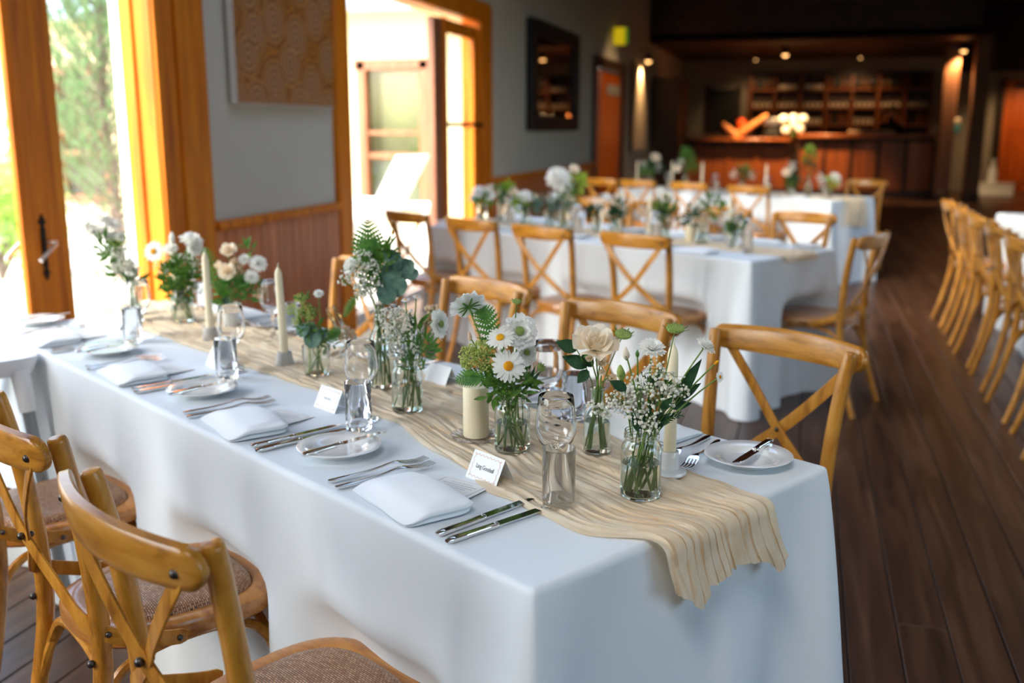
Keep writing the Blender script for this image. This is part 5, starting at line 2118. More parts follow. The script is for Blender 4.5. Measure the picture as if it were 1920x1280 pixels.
VASES = {
    'V9': ('jar', 'glass jar of gypsophila closest to the runner end', 0.127, 0.367, 0.0335, 0.114),
    'V8': ('bottle', 'small glass bottle holding the cream rose', 0.327, 0.476, 0.025, 0.128),
    'V7': ('jar', 'glass jar of daisies beside the pillar candle', 0.446, 0.37, 0.0335, 0.11),
    'V6': ('jar', 'glass jar of gypsophila and one side-on scabiosa', 0.8, 0.386, 0.0335, 0.118),
    'V5': ('bottle', 'tall glass bottle holding fern and eucalyptus', 0.995, 0.458, 0.029, 0.191),
    'V4': ('bowl', 'low cut glass votive with a eucalyptus sprig', 1.206, 0.41, 0.034, 0.076),
    'V3': ('pot', 'white ceramic pot of cream roses', 1.93, 0.546, 0.038, 0.07),
    'V2': ('jar', 'glass jar of white daisies near the garden end', 2.092, 0.469, 0.034, 0.108),
    'V1': ('cylinder', 'narrow clear vase of white chrysanthemums at the garden end', 2.212, 0.365, 0.025, 0.128),
    'V0': ('cylinder', 'stout clear vase half hidden behind the narrow vase', 2.33, 0.4, 0.032, 0.085),
}
FLOWERS = [
    ('V9', 'gyp', 'big gypsophila cloud in the jar at the runner end', (0, 0, 0.1), 0, (0, -1, 0.45), [(-0.0373, -0.012, 0.1684, 0.0283, 72), (-0.0044, -0.012, 0.184, 0.0339, 87), (0.0267, -0.012, 0.1721, 0.032, 79), (0.0044, -0.012, 0.1336, 0.0245, 52), (0.0444, -0.012, 0.1959, 0.0245, 49), (0.0196, -0.012, 0.216, 0.0226, 40), (-0.0178, -0.012, 0.1519, 0.0207, 37), (0.0622, -0.012, 0.1812, 0.0132, 14), (0.0133, -0.012, 0.1245, 0.0151, 29)]),
    ('V9', 'chrys', 'white chrysanthemum rising over the gypsophila jar', (0.0124, 0.0, 0.249), 0.024, (0.1, -0.5, 0.9), None),
    ('V9', 'bud', 'white lisianthus bud beside the gypsophila chrysanthemum', (-0.0293, 0, 0.2417), 0.011, (-0.1, -0.2, 1), None),
    ('V9', 'bud', 'yellow green lisianthus bud low in the gypsophila jar', (-0.0373, -0.005, 0.2112), 0.013, (-0.15, -0.2, 1), 'greendisc'),
    ('V9', 'bud', 'small green bud beside the white chrysanthemum', (-0.0107, 0, 0.2417), 0.006, (0, 0, 1), 'fern'),
    ('V9', 'seed', 'tall green scabiosa seed head over the gypsophila jar', (0.0507, 0.01, 0.2808), 0.015, (0.05, -0.2, 1), None),
    ('V9', 'chrys', 'half open white daisy on a thin stem reaching toward the aisle', (0.0978, 0.0, 0.2536), 0.019, (0.55, -0.25, 0.8), None),
    ('V9', 'leaf', 'dark green leaves leaning out of the gypsophila jar', (0, 0, 0.1), 0, (0, -1, 0.45), [((0.0551, 0, 0.1685), (0.0933, 0, 0.2326), 0.022, 'leafdark'), ((0.0516, 0, 0.1648), (0.0942, 0, 0.1923), 0.02, 'leafdark'), ((0.0444, 0, 0.1529), (0.08, 0, 0.1593), 0.018, 'leafdark'), ((-0.0311, -0.03, 0.1894), (-0.0578, -0.03, 0.2049), 0.02, 'leafdark'), ((0.0267, -0.03, 0.1573), (0.0427, -0.035, 0.179), 0.016, 'leafdark'), ((-0.0089, -0.02, 0.1177), (-0.0196, -0.02, 0.147), 0.012, 'leafdark')]),
    ('V9', 'daisy', 'tiny yellow white blossom at the outer edge of the gypsophila jar', (0.1244, 0, 0.2033), 0.01, (0.6, -0.6, 0.2), None),
    ('V9', 'bud', 'thin stalked yellow bud above the tiny blossom', (0.1173, 0, 0.2271), 0.005, (0.6, 0, 0.6), 'yellow'),
    ('V9', 'needle', 'dark rosemary sprig poking out of the gypsophila jar', (0, 0, 0.1), 0.014, (0, -1, 0.45), [(0.0196, -0.01, 0.1239), (0.04, -0.012, 0.1354), (0.0569, -0.012, 0.1428)]),
    ('V9', 'fol', 'dark filler leaves inside the neck of the gypsophila jar', (0, 0, 0.1), 0.022, (0, -1, 0.45), [(0.0089, 0.0, 0.1254, 0.022, 26, 'leafdark', 0.35), (0.0222, 0.015, 0.1713, 0.035, 24, 'leafdark', 0.35)]),
    ('V8', 'rose', 'large open cream rose over the small bottle', (-0.006, 0, 0.2074), 0.041, (0.05, -0.55, 0.85), None),
    ('V8', 'rose', 'small cream rose under the large rose', (0.004, -0.01, 0.1774), 0.015, (0.2, -0.8, 0.4), None),
    ('V8', 'rose', 'small closed cream rose at the bottle side of the large rose', (-0.016, -0.01, 0.1857), 0.011, (-0.3, -0.8, 0.3), None),
    ('V8', 'rose', 'tiny pale rose hanging below the others', (0.006, -0.012, 0.1615), 0.01, (0.1, -0.7, -0.1), None),
    ('V8', 'rose', 'small ruffled cream rose between bottle and jar', (0.0251, -0.005, 0.147), 0.013, (0.3, -0.9, 0.2), None),
    ('V8', 'seed', 'green scabiosa seed head beside the large cream rose', (0.0451, 0, 0.2281), 0.016, (0.1, -0.3, 1), None),
    ('V8', 'leaf', 'dark rose leaves spreading toward the wine glass', (0, 0, 0.1), 0, (0, -1, 0.45), [((-0.0401, 0, 0.1992), (-0.0782, 0, 0.2147), 0.03, 'leafdark'), ((-0.02, 0, 0.1682), (-0.0661, 0, 0.1868), 0.03, 'leafdark'), ((-0.018, 0, 0.16), (-0.0381, 0, 0.1352), 0.024, 'leafdark'), ((-0.01, 0, 0.1682), (-0.0301, 0, 0.1909), 0.022, 'leafdark')]),
    ('V8', 'gyp', 'small gypsophila sprig trailing down the little bottle', (0, 0, 0.1), 0, (0, -1, 0.45), [(0.002, -0.028, 0.092, 0.0159, 37), (-0.014, -0.028, 0.1023, 0.0096, 14), (0.014, -0.028, 0.0837, 0.0096, 17)]),
    ('V7', 'scab', 'white scabiosa seen from behind over the daisy jar', (-0.081, 0.0, 0.2773), 0.036, (-0.25, 0.55, 0.55), None),
    ('V7', 'scab', 'white scabiosa facing the camera over the daisy jar', (0.0132, 0.0, 0.2294), 0.035, (0.12, -0.9, 0.45), None),
    ('V7', 'scab', 'drooping white scabiosa petals under the front scabiosa', (0.0253, 0.012, 0.1872), 0.024, (0.3, -0.5, 0.2), None),
    ('V7', 'daisy', 'white daisy with orange yellow centre low in the daisy jar', (-0.0071, -0.03, 0.1716), 0.032, (0.05, -0.9, 0.35), None),
    ('V7', 'daisy', 'white daisy tilted aside in the daisy jar', (-0.0223, -0.02, 0.2228), 0.027, (-0.15, -0.55, 0.75), None),
    ('V7', 'umbel', 'lime green umbel leaning over the pillar candle', (0, 0, 0.1), 0, (0, -1, 0.45), [(-0.0759, -0.005, 0.185, 0.0257, 174), (-0.0557, -0.005, 0.1975, 0.0236, 159), (-0.0455, -0.005, 0.1662, 0.0193, 116), (-0.085, -0.005, 0.1662, 0.0129, 58)]),
    ('V7', 'fern', 'fern frond lying out over the pillar candle', (0, 0, 0.1), 0.026, (0.1, -0.7, 0.7), [(-0.0253, -0.012, 0.1318), (-0.0557, -0.016, 0.1466), (-0.081, -0.02, 0.1499), (-0.1032, -0.02, 0.1426)]),
    ('V7', 'fern', 'dark fern frond rising behind the daisies', (0, 0, 0.1), 0.03, (0.2, -1, 0.2), [(-0.0202, 0.01, 0.1617), (-0.0385, 0.012, 0.2132), (-0.0486, 0.012, 0.2549), (-0.0557, 0.012, 0.2706)]),
    ('V7', 'seed', 'small green bud rising behind the front scabiosa', (0.0081, 0.01, 0.2847), 0.009, (0.1, -0.2, 1), None),
    ('V7', 'seed', 'round green bud on a stalk beside the wine glass', (0.0536, -0.0, 0.1616), 0.008, (0.4, -0.6, 0.4), None),
    ('V7', 'bud', 'brown pink bud above the lime umbel', (-0.0789, 0, 0.221), 0.008, (-0.2, 0, 1), 'blush'),
    ('V7', 'fol', 'bright green filler leaves round the neck of the daisy jar', (0, 0, 0.1), 0.024, (0, -1, 0.45), [(-0.0202, -0.01, 0.1364, 0.028, 40, 'leaf', 0.36), (0.0051, -0.01, 0.126, 0.03, 44, 'leaf', 0.34), (-0.0354, -0.005, 0.1193, 0.022, 26, 'fern', 0.3), (0.0253, 0.0, 0.1418, 0.022, 22, 'leafdark', 0.34)]),
    ('V7', 'leaf', 'narrow dark leaves at the wine glass side of the daisy jar', (0, 0, 0.1), 0, (0, -1, 0.45), [((0.0253, 0, 0.1178), (0.0435, 0, 0.1647), 0.01, 'leafdark'), ((0.0283, 0, 0.123), (0.0526, 0, 0.1543), 0.009, 'leafdark'), ((0.0152, -0.02, 0.1238), (-0.0152, -0.035, 0.1075), 0.01, 'leaf')]),
    ('V6', 'gyp', 'dense gypsophila cloud over the jar with the side-on scabiosa', (0, 0, 0.1), 0, (0, -1, 0.45), [(-0.0311, -0.01, 0.2083, 0.0318, 87), (-0.0058, -0.01, 0.2024, 0.0318, 87), (-0.0265, -0.01, 0.1656, 0.0318, 87), (0.0, -0.01, 0.1608, 0.0269, 66), (-0.0196, -0.01, 0.1323, 0.022, 52), (0.015, -0.01, 0.143, 0.0171, 26)]),
    ('V6', 'scab', 'white scabiosa seen side-on turned to the aisle', (0.0703, 0.0, 0.191), 0.033, (0.85, -0.45, 0.1), None),
    ('V6', 'daisy', 'tiny yellow daisy on the tallest stalk of the middle jar', (0.0242, 0, 0.2504), 0.009, (0.1, -0.3, 1), None),
    ('V6', 'daisy', 'second tiny yellow daisy beside the tallest stalk', (0.0012, 0, 0.2433), 0.01, (-0.1, -0.3, 1), None),
    ('V6', 'fol', 'fine green foliage under the side-on scabiosa', (0, 0, 0.1), 0.022, (0, -1, 0.45), [(0.0346, 0, 0.1341, 0.03, 70, 'fern', 0.22), (0.023, 0, 0.1578, 0.03, 40, 'leaf', 0.36), (0.0115, -0.01, 0.1015, 0.024, 34, 'leaf', 0.34)]),
    ('V6', 'leaf', 'oval green leaves rising among the gypsophila', (0, 0, 0.1), 0, (0, -1, 0.45), [((0.0196, 0, 0.1756), (0.0196, 0, 0.2172), 0.012, 'leaf'), ((0.0288, 0, 0.1792), (0.0369, 0, 0.2053), 0.012, 'leaf'), ((0.0173, 0, 0.1816), (0.0081, 0, 0.2195), 0.01, 'leafdark'), ((0.0288, 0, 0.191), (0.0541, 0, 0.2172), 0.011, 'leaf')]),
    ('V6', 'blush', 'pale peach filler blossoms behind the side-on scabiosa', (0, 0, 0.1), 0, (0, -1, 0.45), [(0.0541, 0.02, 0.2171, 0.0171, 31), (0.0461, 0.02, 0.1934, 0.0147, 23)]),
    ('V5', 'fern', 'tall fresh fern frond over the tall bottle', (0, 0, 0.1), 0.052, (0.05, -1, 0.15), [(-0.0076, 0, 0.2205), (-0.0176, 0, 0.2789), (-0.0227, 0, 0.3373), (-0.0239, 0, 0.3918)]),
    ('V5', 'gyp', 'gypsophila cloud over the tall bottle', (0, 0, 0.1), 0, (0, -1, 0.45), [(-0.0542, -0.015, 0.2769, 0.032, 72), (-0.0353, -0.015, 0.3029, 0.032, 72), (-0.0227, -0.015, 0.251, 0.0347, 81), (-0.0416, -0.015, 0.238, 0.0267, 52), (-0.0793, -0.015, 0.2575, 0.0187, 26), (-0.0101, -0.015, 0.2899, 0.024, 37)]),
    ('V5', 'euc', 'eucalyptus sprig with broad grey leaves on the tall bottle', (0, 0, 0.1), 0, (0, -1, 0.45), [(0.034, 0, 0.2984, 0.022), (0.0554, 0, 0.2828, 0.027), (0.0252, 0, 0.2724, 0.026), (0.0378, -0.01, 0.243, 0.026), (0.0151, -0.015, 0.225, 0.024), (0.0718, -0.01, 0.2728, 0.018), (0.0214, 0, 0.3139, 0.018), (0.005, 0, 0.2465, 0.022)]),
    ('V5', 'chrys', 'white bloom half hidden behind the gypsophila of the tall bottle', (-0.0668, 0.02, 0.2859), 0.024, (-0.5, -0.6, 0.4), None),
    ('V5', 'bud', 'slim yellow tipped stalk beside the fern frond', (0.0327, 0, 0.3658), 0.005, (0, 0, 1), 'yellow'),
    ('V5', 'fern', 'yellow green fern tip hanging beside the tall bottle', (0, 0, 0.1), 0.014, (0, -1, 0.2), [(-0.0353, -0.01, 0.23), (-0.0579, -0.01, 0.2132), (-0.073, -0.01, 0.1911), (-0.0831, -0.01, 0.1716)]),
    ('V5', 'fol', 'green filler leaves in the middle of the tall bottle bunch', (0, 0, 0.1), 0.026, (0, -1, 0.45), [(0.0088, 0.0, 0.2984, 0.028, 34, 'leaf', 0.36), (0.0214, 0.0, 0.3243, 0.02, 16, 'fernlight', 0.36)]),
    ('V4', 'euc', 'eucalyptus sprig with round leaves in the low votive', (0, 0, 0.1), 0, (0, -1, 0.45), [(-0.0303, -0.01, 0.117, 0.02), (-0.0066, -0.015, 0.0941, 0.024), (-0.0132, 0, 0.1194, 0.018), (0.0066, 0, 0.1031, 0.018)]),
    ('V4', 'umbel', 'yellow green umbel flowers in the low votive', (0, 0, 0.1), 0, (0, -1, 0.45), [(-0.0527, 0, 0.1642, 0.0196, 87), (-0.0329, 0, 0.1913, 0.0182, 72), (-0.0198, 0, 0.1574, 0.0251, 116), (-0.0461, 0, 0.1371, 0.014, 43)]),
    ('V4', 'chrys', 'small white bloom at the top of the low votive', (0.0119, 0, 0.2036), 0.014, (0.1, -0.6, 0.8), None),
    ('V4', 'fern', 'short green fern leaf in the low votive', (0, 0, 0.1), 0.022, (0, -1, 0.4), [(0.004, 0, 0.0692), (0.0264, 0, 0.0896), (0.0435, 0, 0.1058), (0.0593, 0, 0.114)]),
    ('V4', 'fol', 'green filler leaves in the low votive', (0, 0, 0.1), 0.022, (0, -1, 0.45), [(-0.0198, 0, 0.1303, 0.03, 46, 'leaf', 0.3), (0.0329, 0, 0.0896, 0.022, 24, 'fern', 0.3), (-0.0264, 0, 0.1873, 0.016, 14, 'leaf', 0.4)]),
    ('V4', 'blush', 'peach statice blossoms behind the low votive', (0, 0, 0.1), 0, (0, -1, 0.45), [(0.0593, 0.05, 0.099, 0.0196, 43), (0.0791, 0.05, 0.0908, 0.0168, 31)]),
    ('V3', 'rose', 'topmost cream rose in the white pot', (0.0082, 0, 0.2338), 0.024, (0.1, -0.7, 0.7), None),
    ('V3', 'rose', 'cream rose at the taper side of the white pot', (-0.0197, 0, 0.1863), 0.021, (-0.3, -0.8, 0.4), None),
    ('V3', 'rose', 'cream rose in the middle of the white pot', (0.0066, -0.02, 0.172), 0.026, (0, -0.9, 0.4), None),
    ('V3', 'chrys', 'white chrysanthemum in the white pot near the roses', (0.0559, 0, 0.2067), 0.021, (0.1, -0.7, 0.7), None),
    ('V3', 'chrys', 'white chrysanthemum on the outer side of the white pot', (0.0954, 0, 0.1931), 0.029, (0.4, -0.7, 0.5), None),
    ('V3', 'chrys', 'pale bloom low on the white pot', (0.0757, -0.01, 0.1555), 0.024, (0.3, -0.8, 0.2), None),
    ('V3', 'blush', 'brown peach filler blossoms between the roses', (0, 0, 0.1), 0, (0, -1, 0.45), [(0.0329, 0, 0.1948, 0.0209, 43), (0.0296, 0, 0.1694, 0.0174, 31), (0.0987, 0, 0.1016, 0.0244, 37)]),
    ('V3', 'fern', 'yellow green fern reaching up from the white pot', (0, 0, 0.1), 0.024, (0, -1, 0.3), [(-0.0197, 0, 0.1186), (-0.0395, 0, 0.1694), (-0.0559, 0, 0.2202), (-0.0691, 0, 0.2406)]),
    ('V3', 'fern', 'yellow green fern beside the taper and the white pot', (0, 0, 0.1), 0.024, (0, -1, 0.3), [(-0.0033, 0, 0.1016), (-0.0362, 0, 0.1271), (-0.0592, 0, 0.1694), (-0.0724, 0, 0.1948)]),
    ('V3', 'fol', 'thick green foliage in the white pot', (0, 0, 0.1), 0.03, (0, -1, 0.45), [(0.0214, 0, 0.1271, 0.038, 70, 'fern', 0.3), (0.0625, 0, 0.1101, 0.03, 50, 'leafdark', 0.3), (-0.0115, 0, 0.1186, 0.026, 40, 'leaf', 0.34), (0.0658, 0, 0.2372, 0.016, 12, 'fernlight', 0.3)]),
    ('V3', 'leaf', 'round dark leaves hanging over the rim of the white pot', (0, 0, 0.1), 0, (0, -1, 0.45), [((0.0132, -0.03, 0.0971), (-0.028, -0.04, 0.1204), 0.034, 'leaf'), ((-0.0033, -0.04, 0.0832), (-0.0444, -0.045, 0.0847), 0.026, 'leaf'), ((0.0099, -0.04, 0.0967), (-0.0066, -0.045, 0.0609), 0.03, 'leafdark')]),
    ('V2', 'daisy', 'white daisy facing out at the garden end of the runner', (-0.079, 0, 0.2233), 0.034, (-0.2, -0.9, 0.3), None),
    ('V2', 'chrys', 'large white daisy seen side-on above the second jar', (0.0403, 0, 0.2545), 0.04, (0.3, -0.3, 0.9), None),
    ('V2', 'chrys', 'white daisy drooping beside the second jar', (0.0504, -0.01, 0.2367), 0.032, (0.7, -0.5, 0.1), None),
    ('V2', 'chrys', 'small white bloom in the middle of the second jar', (-0.0252, 0, 0.2302), 0.026, (0, -0.5, 0.9), None),
    ('V2', 'bud', 'round white bud standing over the second jar', (-0.0185, 0, 0.2666), 0.016, (0, 0, 1), 'petal'),
    ('V2', 'gyp', 'white spray blossoms round the second jar', (0, 0, 0.1), 0, (0, -1, 0.45), [(0.0639, -0.01, 0.1709, 0.0356, 49), (-0.0571, -0.01, 0.1709, 0.0285, 37), (0.0571, -0.01, 0.1069, 0.0249, 31), (-0.0336, -0.01, 0.1986, 0.0249, 26), (0.0303, -0.01, 0.2021, 0.0285, 31)]),
    ('V2', 'fol', 'thick fresh green foliage in the second jar', (0, 0, 0.1), 0.03, (0, -1, 0.45), [(-0.0202, 0, 0.1471, 0.045, 90, 'leaf', 0.42), (0.0218, 0, 0.1385, 0.042, 80, 'leaf', 0.4), (-0.0286, 0, 0.0952, 0.028, 40, 'leaf', 0.45), (0.0134, 0, 0.1818, 0.03, 36, 'leafdark', 0.4), (-0.0067, 0, 0.0779, 0.02, 24, 'euc', 0.5)]),
    ('V1', 'chrys', 'white chrysanthemum, topmost of the bunch at the garden end', (-0.0793, 0, 0.3213), 0.0286, (0.0, -0.6, 0.7), None),
    ('V1', 'chrys', 'white chrysanthemum, outermost of the bunch at the garden end', (-0.113, 0, 0.2831), 0.031200000000000002, (-0.3333333333333333, -0.6, 0.7), None),
    ('V1', 'chrys', 'white chrysanthemum, highest on the tree side of the bunch at the garden end', (-0.0489, 0, 0.304), 0.026000000000000002, (0.3, -0.6, 0.7), None),
    ('V1', 'chrys', 'white chrysanthemum, middle of the bunch at the garden end', (-0.0877, 0, 0.2796), 0.0286, (-0.08333333333333333, -0.6, 0.7), None),
    ('V1', 'chrys', 'white chrysanthemum, smallest of the bunch at the garden end', (-0.0287, 0, 0.2658), 0.020800000000000003, (0.5, -0.6, 0.7), None),
    ('V1', 'chrys', 'white chrysanthemum, palest outer of the bunch at the garden end', (-0.1298, 0, 0.304), 0.0234, (-0.5, -0.6, 0.7), None),
    ('V1', 'chrys', 'white chrysanthemum, lowest of the bunch at the garden end', (-0.059, 0, 0.2658), 0.020800000000000003, (0.2, -0.6, 0.7), None),
    ('V1', 'lace', 'white lace flower heads in front of the garden end bunch', (0, 0, 0.1), 0, (0, -1, 0.45), [(-0.0118, -0.02, 0.1849, 0.0322, 174), (0.0084, -0.02, 0.1675, 0.0286, 145), (-0.0354, -0.02, 0.171, 0.025, 101), (-0.0287, -0.02, 0.2196, 0.025, 87)]),
    ('V1', 'fol', 'green leaves under the chrysanthemums at the garden end', (0, 0, 0.1), 0.034, (0, -1, 0.45), [(-0.0759, 0, 0.2449, 0.03, 34, 'leaf', 0.32), (-0.059, 0, 0.2223, 0.03, 40, 'leaf', 0.32), (-0.0422, 0, 0.1615, 0.032, 40, 'fern', 0.2), (0.0135, 0, 0.1268, 0.024, 24, 'leaf', 0.25)]),
    ('V1', 'fol', 'pale feathery grass in the garden end bunch', (0, 0, 0.1), 0.03, (0, -1, 0.45), [(-0.0202, 0, 0.2397, 0.03, 40, 'umbel', 0.1), (-0.0877, 0, 0.1789, 0.035, 46, 'fern', 0.1), (-0.0708, 0, 0.1528, 0.035, 40, 'fernlight', 0.08)]),
]
for nm, (kind, label, s, t_, r, h) in VASES.items():
    v = vase(kind, label, W(s, t_, TH + .0062), r, h)
    rim = {'jar': (r * .72, h), 'bottle': (r * .36, h), 'cylinder': (r * .85, h), 'bowl': (r * .85, h), 'pot': (r * .8, h)}[kind]
    for i, (vn, fk, lb, c, size, face, extra) in enumerate(FLOWERS):
        if vn == nm:
            flower(fk, lb, W(s, t_, TH + .0066), r * .8, rim, c, size, face, extra, 'foliage' if fk in ('leaf', 'fol', 'euc', 'fern', 'needle') else 'flower', i)

# ================================================================ FAR TABLES: bunches in vases
def far_bunch(label, s, t, o, h, blooms, kind='jar', vh=.11, vr=.034, group='flower bunches on the middle and far tables'):
    base = W(s, t, TH + .006, o)
    v = vase(kind, 'vase under the ' + label.split(' of the middle table')[0].split(' on the middle table')[0], base, vr, vh, 'vases on the middle and far tables')
    b = thing('flower_bunch', label, 'flowers', base + Vector((0, 0, .0006)), YAW, group)
    rr = random.Random(int(s * 1000 + o.y * 77))
    rim = (vr * .6, vh)
    green = []
    for (dx, dz, R, kd) in blooms:
        R *= 1.15
        c = Vector((dx, rr.uniform(-.03, .03), dz))
        n = Vector((dx * 4, -.7, .6))
        if kd in ('white', 'cream'):
            make_stem(b, vr * .8, rim, c, rr, .0016)
            f = MB()
            B = basis(n)
            for ring, (k2, r0, L, lift) in enumerate([(10, .1, .85, .15), (9, .06, .62, .4), (6, .03, .38, .6)]):
                for i in range(k2):
                    petal(f, B, c, 2 * PI * (i + .5 * ring) / k2, R * r0, R * L, R * .5, R * lift, -R * .1, R * .05, 3, 2)
            f.build('bloom', M['petal' if kd == 'white' else 'cream_petal'], b)
        elif kd == 'gyp':
            f = MB()
            make_stem(b, vr * .8, rim, c, rr, .0014)
            for i in range(42):
                d = Vector((rr.gauss(0, 1), rr.gauss(0, 1), rr.gauss(0, 1))).normalized() * R * rr.uniform(.3, 1)
                f.ball(c + d, rr.uniform(.004, .007), 5, 3)
            f.build('blossoms', M['gyp'], b, stuff=True)
        elif kd in ('leaf', 'leafdark', 'fern', 'euc', 'fernlight'):
            make_stem(b, vr * .8, rim, c, rr, .0014)
            green.append((dx, 0, dz, R, kd))
    for kd in set(g[4] for g in green):
        foliage(b, rr, [(g[0], g[1], g[2], g[3], int(22 + 500 * g[3])) for g in green if g[4] == kd], .04, kd, .4)
    return b


MT = 'middle table'
far_bunch('white bunch at the garden end of the middle table', 2.33, .36, T2, .2, [(-.02, .19, .045, 'white'), (.04, .17, .045, 'white'), (-.05, .15, .035, 'white'), (0, .12, .05, 'fern'), (.05, .21, .03, 'gyp')])
far_bunch('green and white bunch, second from the garden end of the middle table', 2.12, .40, T2, .2, [(0, .16, .05, 'euc'), (.03, .20, .035, 'cream'), (-.04, .2, .04, 'leaf'), (.05, .14, .04, 'gyp'), (0, .22, .03, 'fernlight')])
far_bunch('white bunch with grey leaves, third from the garden end of the middle table', 1.93, .37, T2, .2, [(0, .18, .045, 'white'), (.06, .17, .03, 'cream'), (-.04, .12, .05, 'fernlight'), (.03, .13, .05, 'leafdark')])
far_bunch('pale bunch with eucalyptus beside the tall hydrangea on the middle table', 1.74, .40, T2, .2, [(.02, .18, .05, 'gyp'), (-.03, .13, .05, 'euc'), (.07, .14, .05, 'euc'), (.05, .19, .035, 'white'), (.12, .18, .035, 'cream')])
far_bunch('tall bunch of one white hydrangea head and lime leaves on the middle table', 1.58, .36, T2, .34, [(-.03, .30, .075, 'white'), (-.05, .33, .05, 'white'), (0, .27, .06, 'white'), (.06, .36, .032, 'cream'), (.08, .28, .045, 'fernlight'), (.03, .21, .05, 'leaf')], 'bottle', .19, .032)
far_bunch('loose pale bunch in a slim bottle, middle table', 1.36, .42, T2, .2, [(0, .17, .045, 'gyp'), (.05, .2, .03, 'white'), (.1, .19, .035, 'gyp'), (-.02, .12, .03, 'leafdark')], 'bottle', .15, .028)
far_bunch('low bunch of one cream rose and dark leaves on the middle table', 1.17, .36, T2, .2, [(-.05, .12, .035, 'cream'), (.02, .14, .04, 'leafdark'), (0, .10, .03, 'leafdark')], 'jar', .09, .03)
far_bunch('upright bunch with dark green leaves on the middle table', .84, .40, T2, .2, [(.0, .17, .05, 'leaf'), (.0, .12, .045, 'leafdark'), (0, .23, .03, 'cream'), (-.03, .26, .025, 'white'), (-.05, .06, .03, 'white')], 'cylinder', .13, .03)
far_bunch('wide bunch of gypsophila and bright leaves near the aisle end of the middle table', .57, .38, T2, .2, [(-.03, .19, .04, 'gyp'), (.05, .19, .05, 'leaf'), (0, .12, .05, 'gyp'), (-.06, .14, .04, 'leafdark'), (.03, .23, .03, 'white')])
far_bunch('low leafy bunch in a votive at the aisle end of the middle table', .36, .36, T2, .2, [(0, .09, .04, 'leaf'), (.02, .11, .03, 'leafdark'), (0, .17, .04, 'gyp')], 'bowl', .08, .034)
for i, (s, t, nm) in enumerate([(2.25, .44, 'garden end'), (1.22, .46, 'centre'), (.90, .34, 'upright green bunch'), (.44, .44, 'aisle end')]):
    taper('ivory taper candle on the middle table by the %s' % nm, s, t, T2, .215, 'concrete', (0, 0), TH + .006, 'ivory taper candles')
pc2 = thing('pillar_candle', 'ivory pillar candle among the flowers of the middle table', 'candle', W(.68, .42, TH + .006, T2))
MB().lathe([(0, 0), (.026, 0), (.0265, .002), (.0265, .096), (.0245, .1005), (.012, .1035), (0, .1045)], 24).build('wax', M['wax'], pc2, True, 40)
MB().tube([(0, 0, .103), (.0008, 0, .110)], .0012, 5).build('wick', M['wick'], pc2)

far_bunch('bunch of pale flowers at the garden end of the far table', 2.28, .38, T3, .3, [(-.08, .24, .05, 'gyp'), (.04, .30, .055, 'cream'), (.0, .22, .06, 'leafdark'), (.08, .18, .05, 'leafdark'), (.07, .2, .045, 'gyp'), (-.05, .18, .05, 'fern')], 'jar', .12, .04)
far_bunch('bunch of bright green leaves, second along the far table', 1.83, .38, T3, .3, [(0, .30, .06, 'leaf'), (-.06, .26, .05, 'gyp'), (.06, .22, .05, 'leaf'), (0, .36, .04, 'fern'), (-.08, .2, .04, 'cream')], 'bottle', .18, .034)
far_bunch('round leafy bunch in the middle of the far table', 1.16, .38, T3, .25, [(.02, .20, .065, 'leaf'), (-.08, .17, .045, 'gyp'), (.09, .16, .045, 'gyp'), (0, .16, .05, 'leafdark')], 'jar', .12, .036)
far_bunch('slim bunch of white blooms near the aisle end of the far table', .62, .36, T3, .25, [(0, .26, .045, 'gyp'), (-.03, .20, .045, 'cream'), (.03, .14, .06, 'leafdark'), (0, .1, .04, 'leaf')], 'jar', .1, .036)
far_bunch('tall bunch of upright leaves at the aisle end of the far table', .46, .40, T3, .4, [(0, .34, .055, 'leaf'), (0, .26, .05, 'leafdark'), (0, .40, .035, 'fernlight')], 'bottle', .19, .034)
far_bunch('small white bunch over the aisle end of the far table', .24, .38, T3, .2, [(-.06, .16, .05, 'gyp'), (.05, .17, .05, 'white'), (.02, .12, .045, 'fernlight'), (.07, .12, .04, 'gyp')], 'bowl', .08, .036)
for i, (s, t, nm) in enumerate([(1.66, .42, 'green bunches'), (.92, .42, 'round leafy bunch'), (2.45, .36, 'garden end'), (2.05, .44, 'pale bunch')]):
    taper('ivory taper candle on the far table by the %s' % nm, s, t, T3, .25, 'concrete', (0, 0), TH + .006, 'ivory taper candles')

# ================================================================ BAR
BY = 21.0
bar = thing('bar_counter', 'long panelled brown timber bar counter across the end of the room', 'bar counter', (-.2, BY, 0))
MB().box((-1.36, .35, .55), (2.36, .6, 1.10)).build('carcass', M['darkwood'], bar)
MB().box((1.28, .45, .58), (2.52, .6, 1.16)).build('carcass', M['darkwood'], bar)
MB().box((-1.36, .30, 1.125), (2.46, .82, .06), b=.012).build('counter_top', M['barwood'], bar)
MB().box((1.28, .42, 1.20), (2.58, .82, .07), b=.012).build('counter_top', M['barwood'], bar)
for i in range(4):
    MB().box((-2.24 + i * .585, .035, .56), (.50, .03, .86), b=.01).build('panel', M['barwood'], bar)
for i in range(5):
    MB().box((-2.53 + i * .585, .03, .54), (.075, .05, 1.06), b=.008).build('stile', M['barwood'], bar)
for i in range(5):
    MB().box((.27 + i * .505, .135, .60), (.44, .03, .98), b=.01).build('panel', M['barwood'], bar)
for i in range(6):
    MB().box((.02 + i * .505, .13, .57), (.055, .05, 1.12), b=.008).build('stile', M['darkwood'], bar)
MB().box((-1.36, .02, .08), (2.4, .05, .16), b=.006).build('kickboard', M['darkwood'], bar)
MB().box((1.28, .12, .08), (2.52, .05, .16), b=.006).build('kickboard', M['darkwood'], bar)

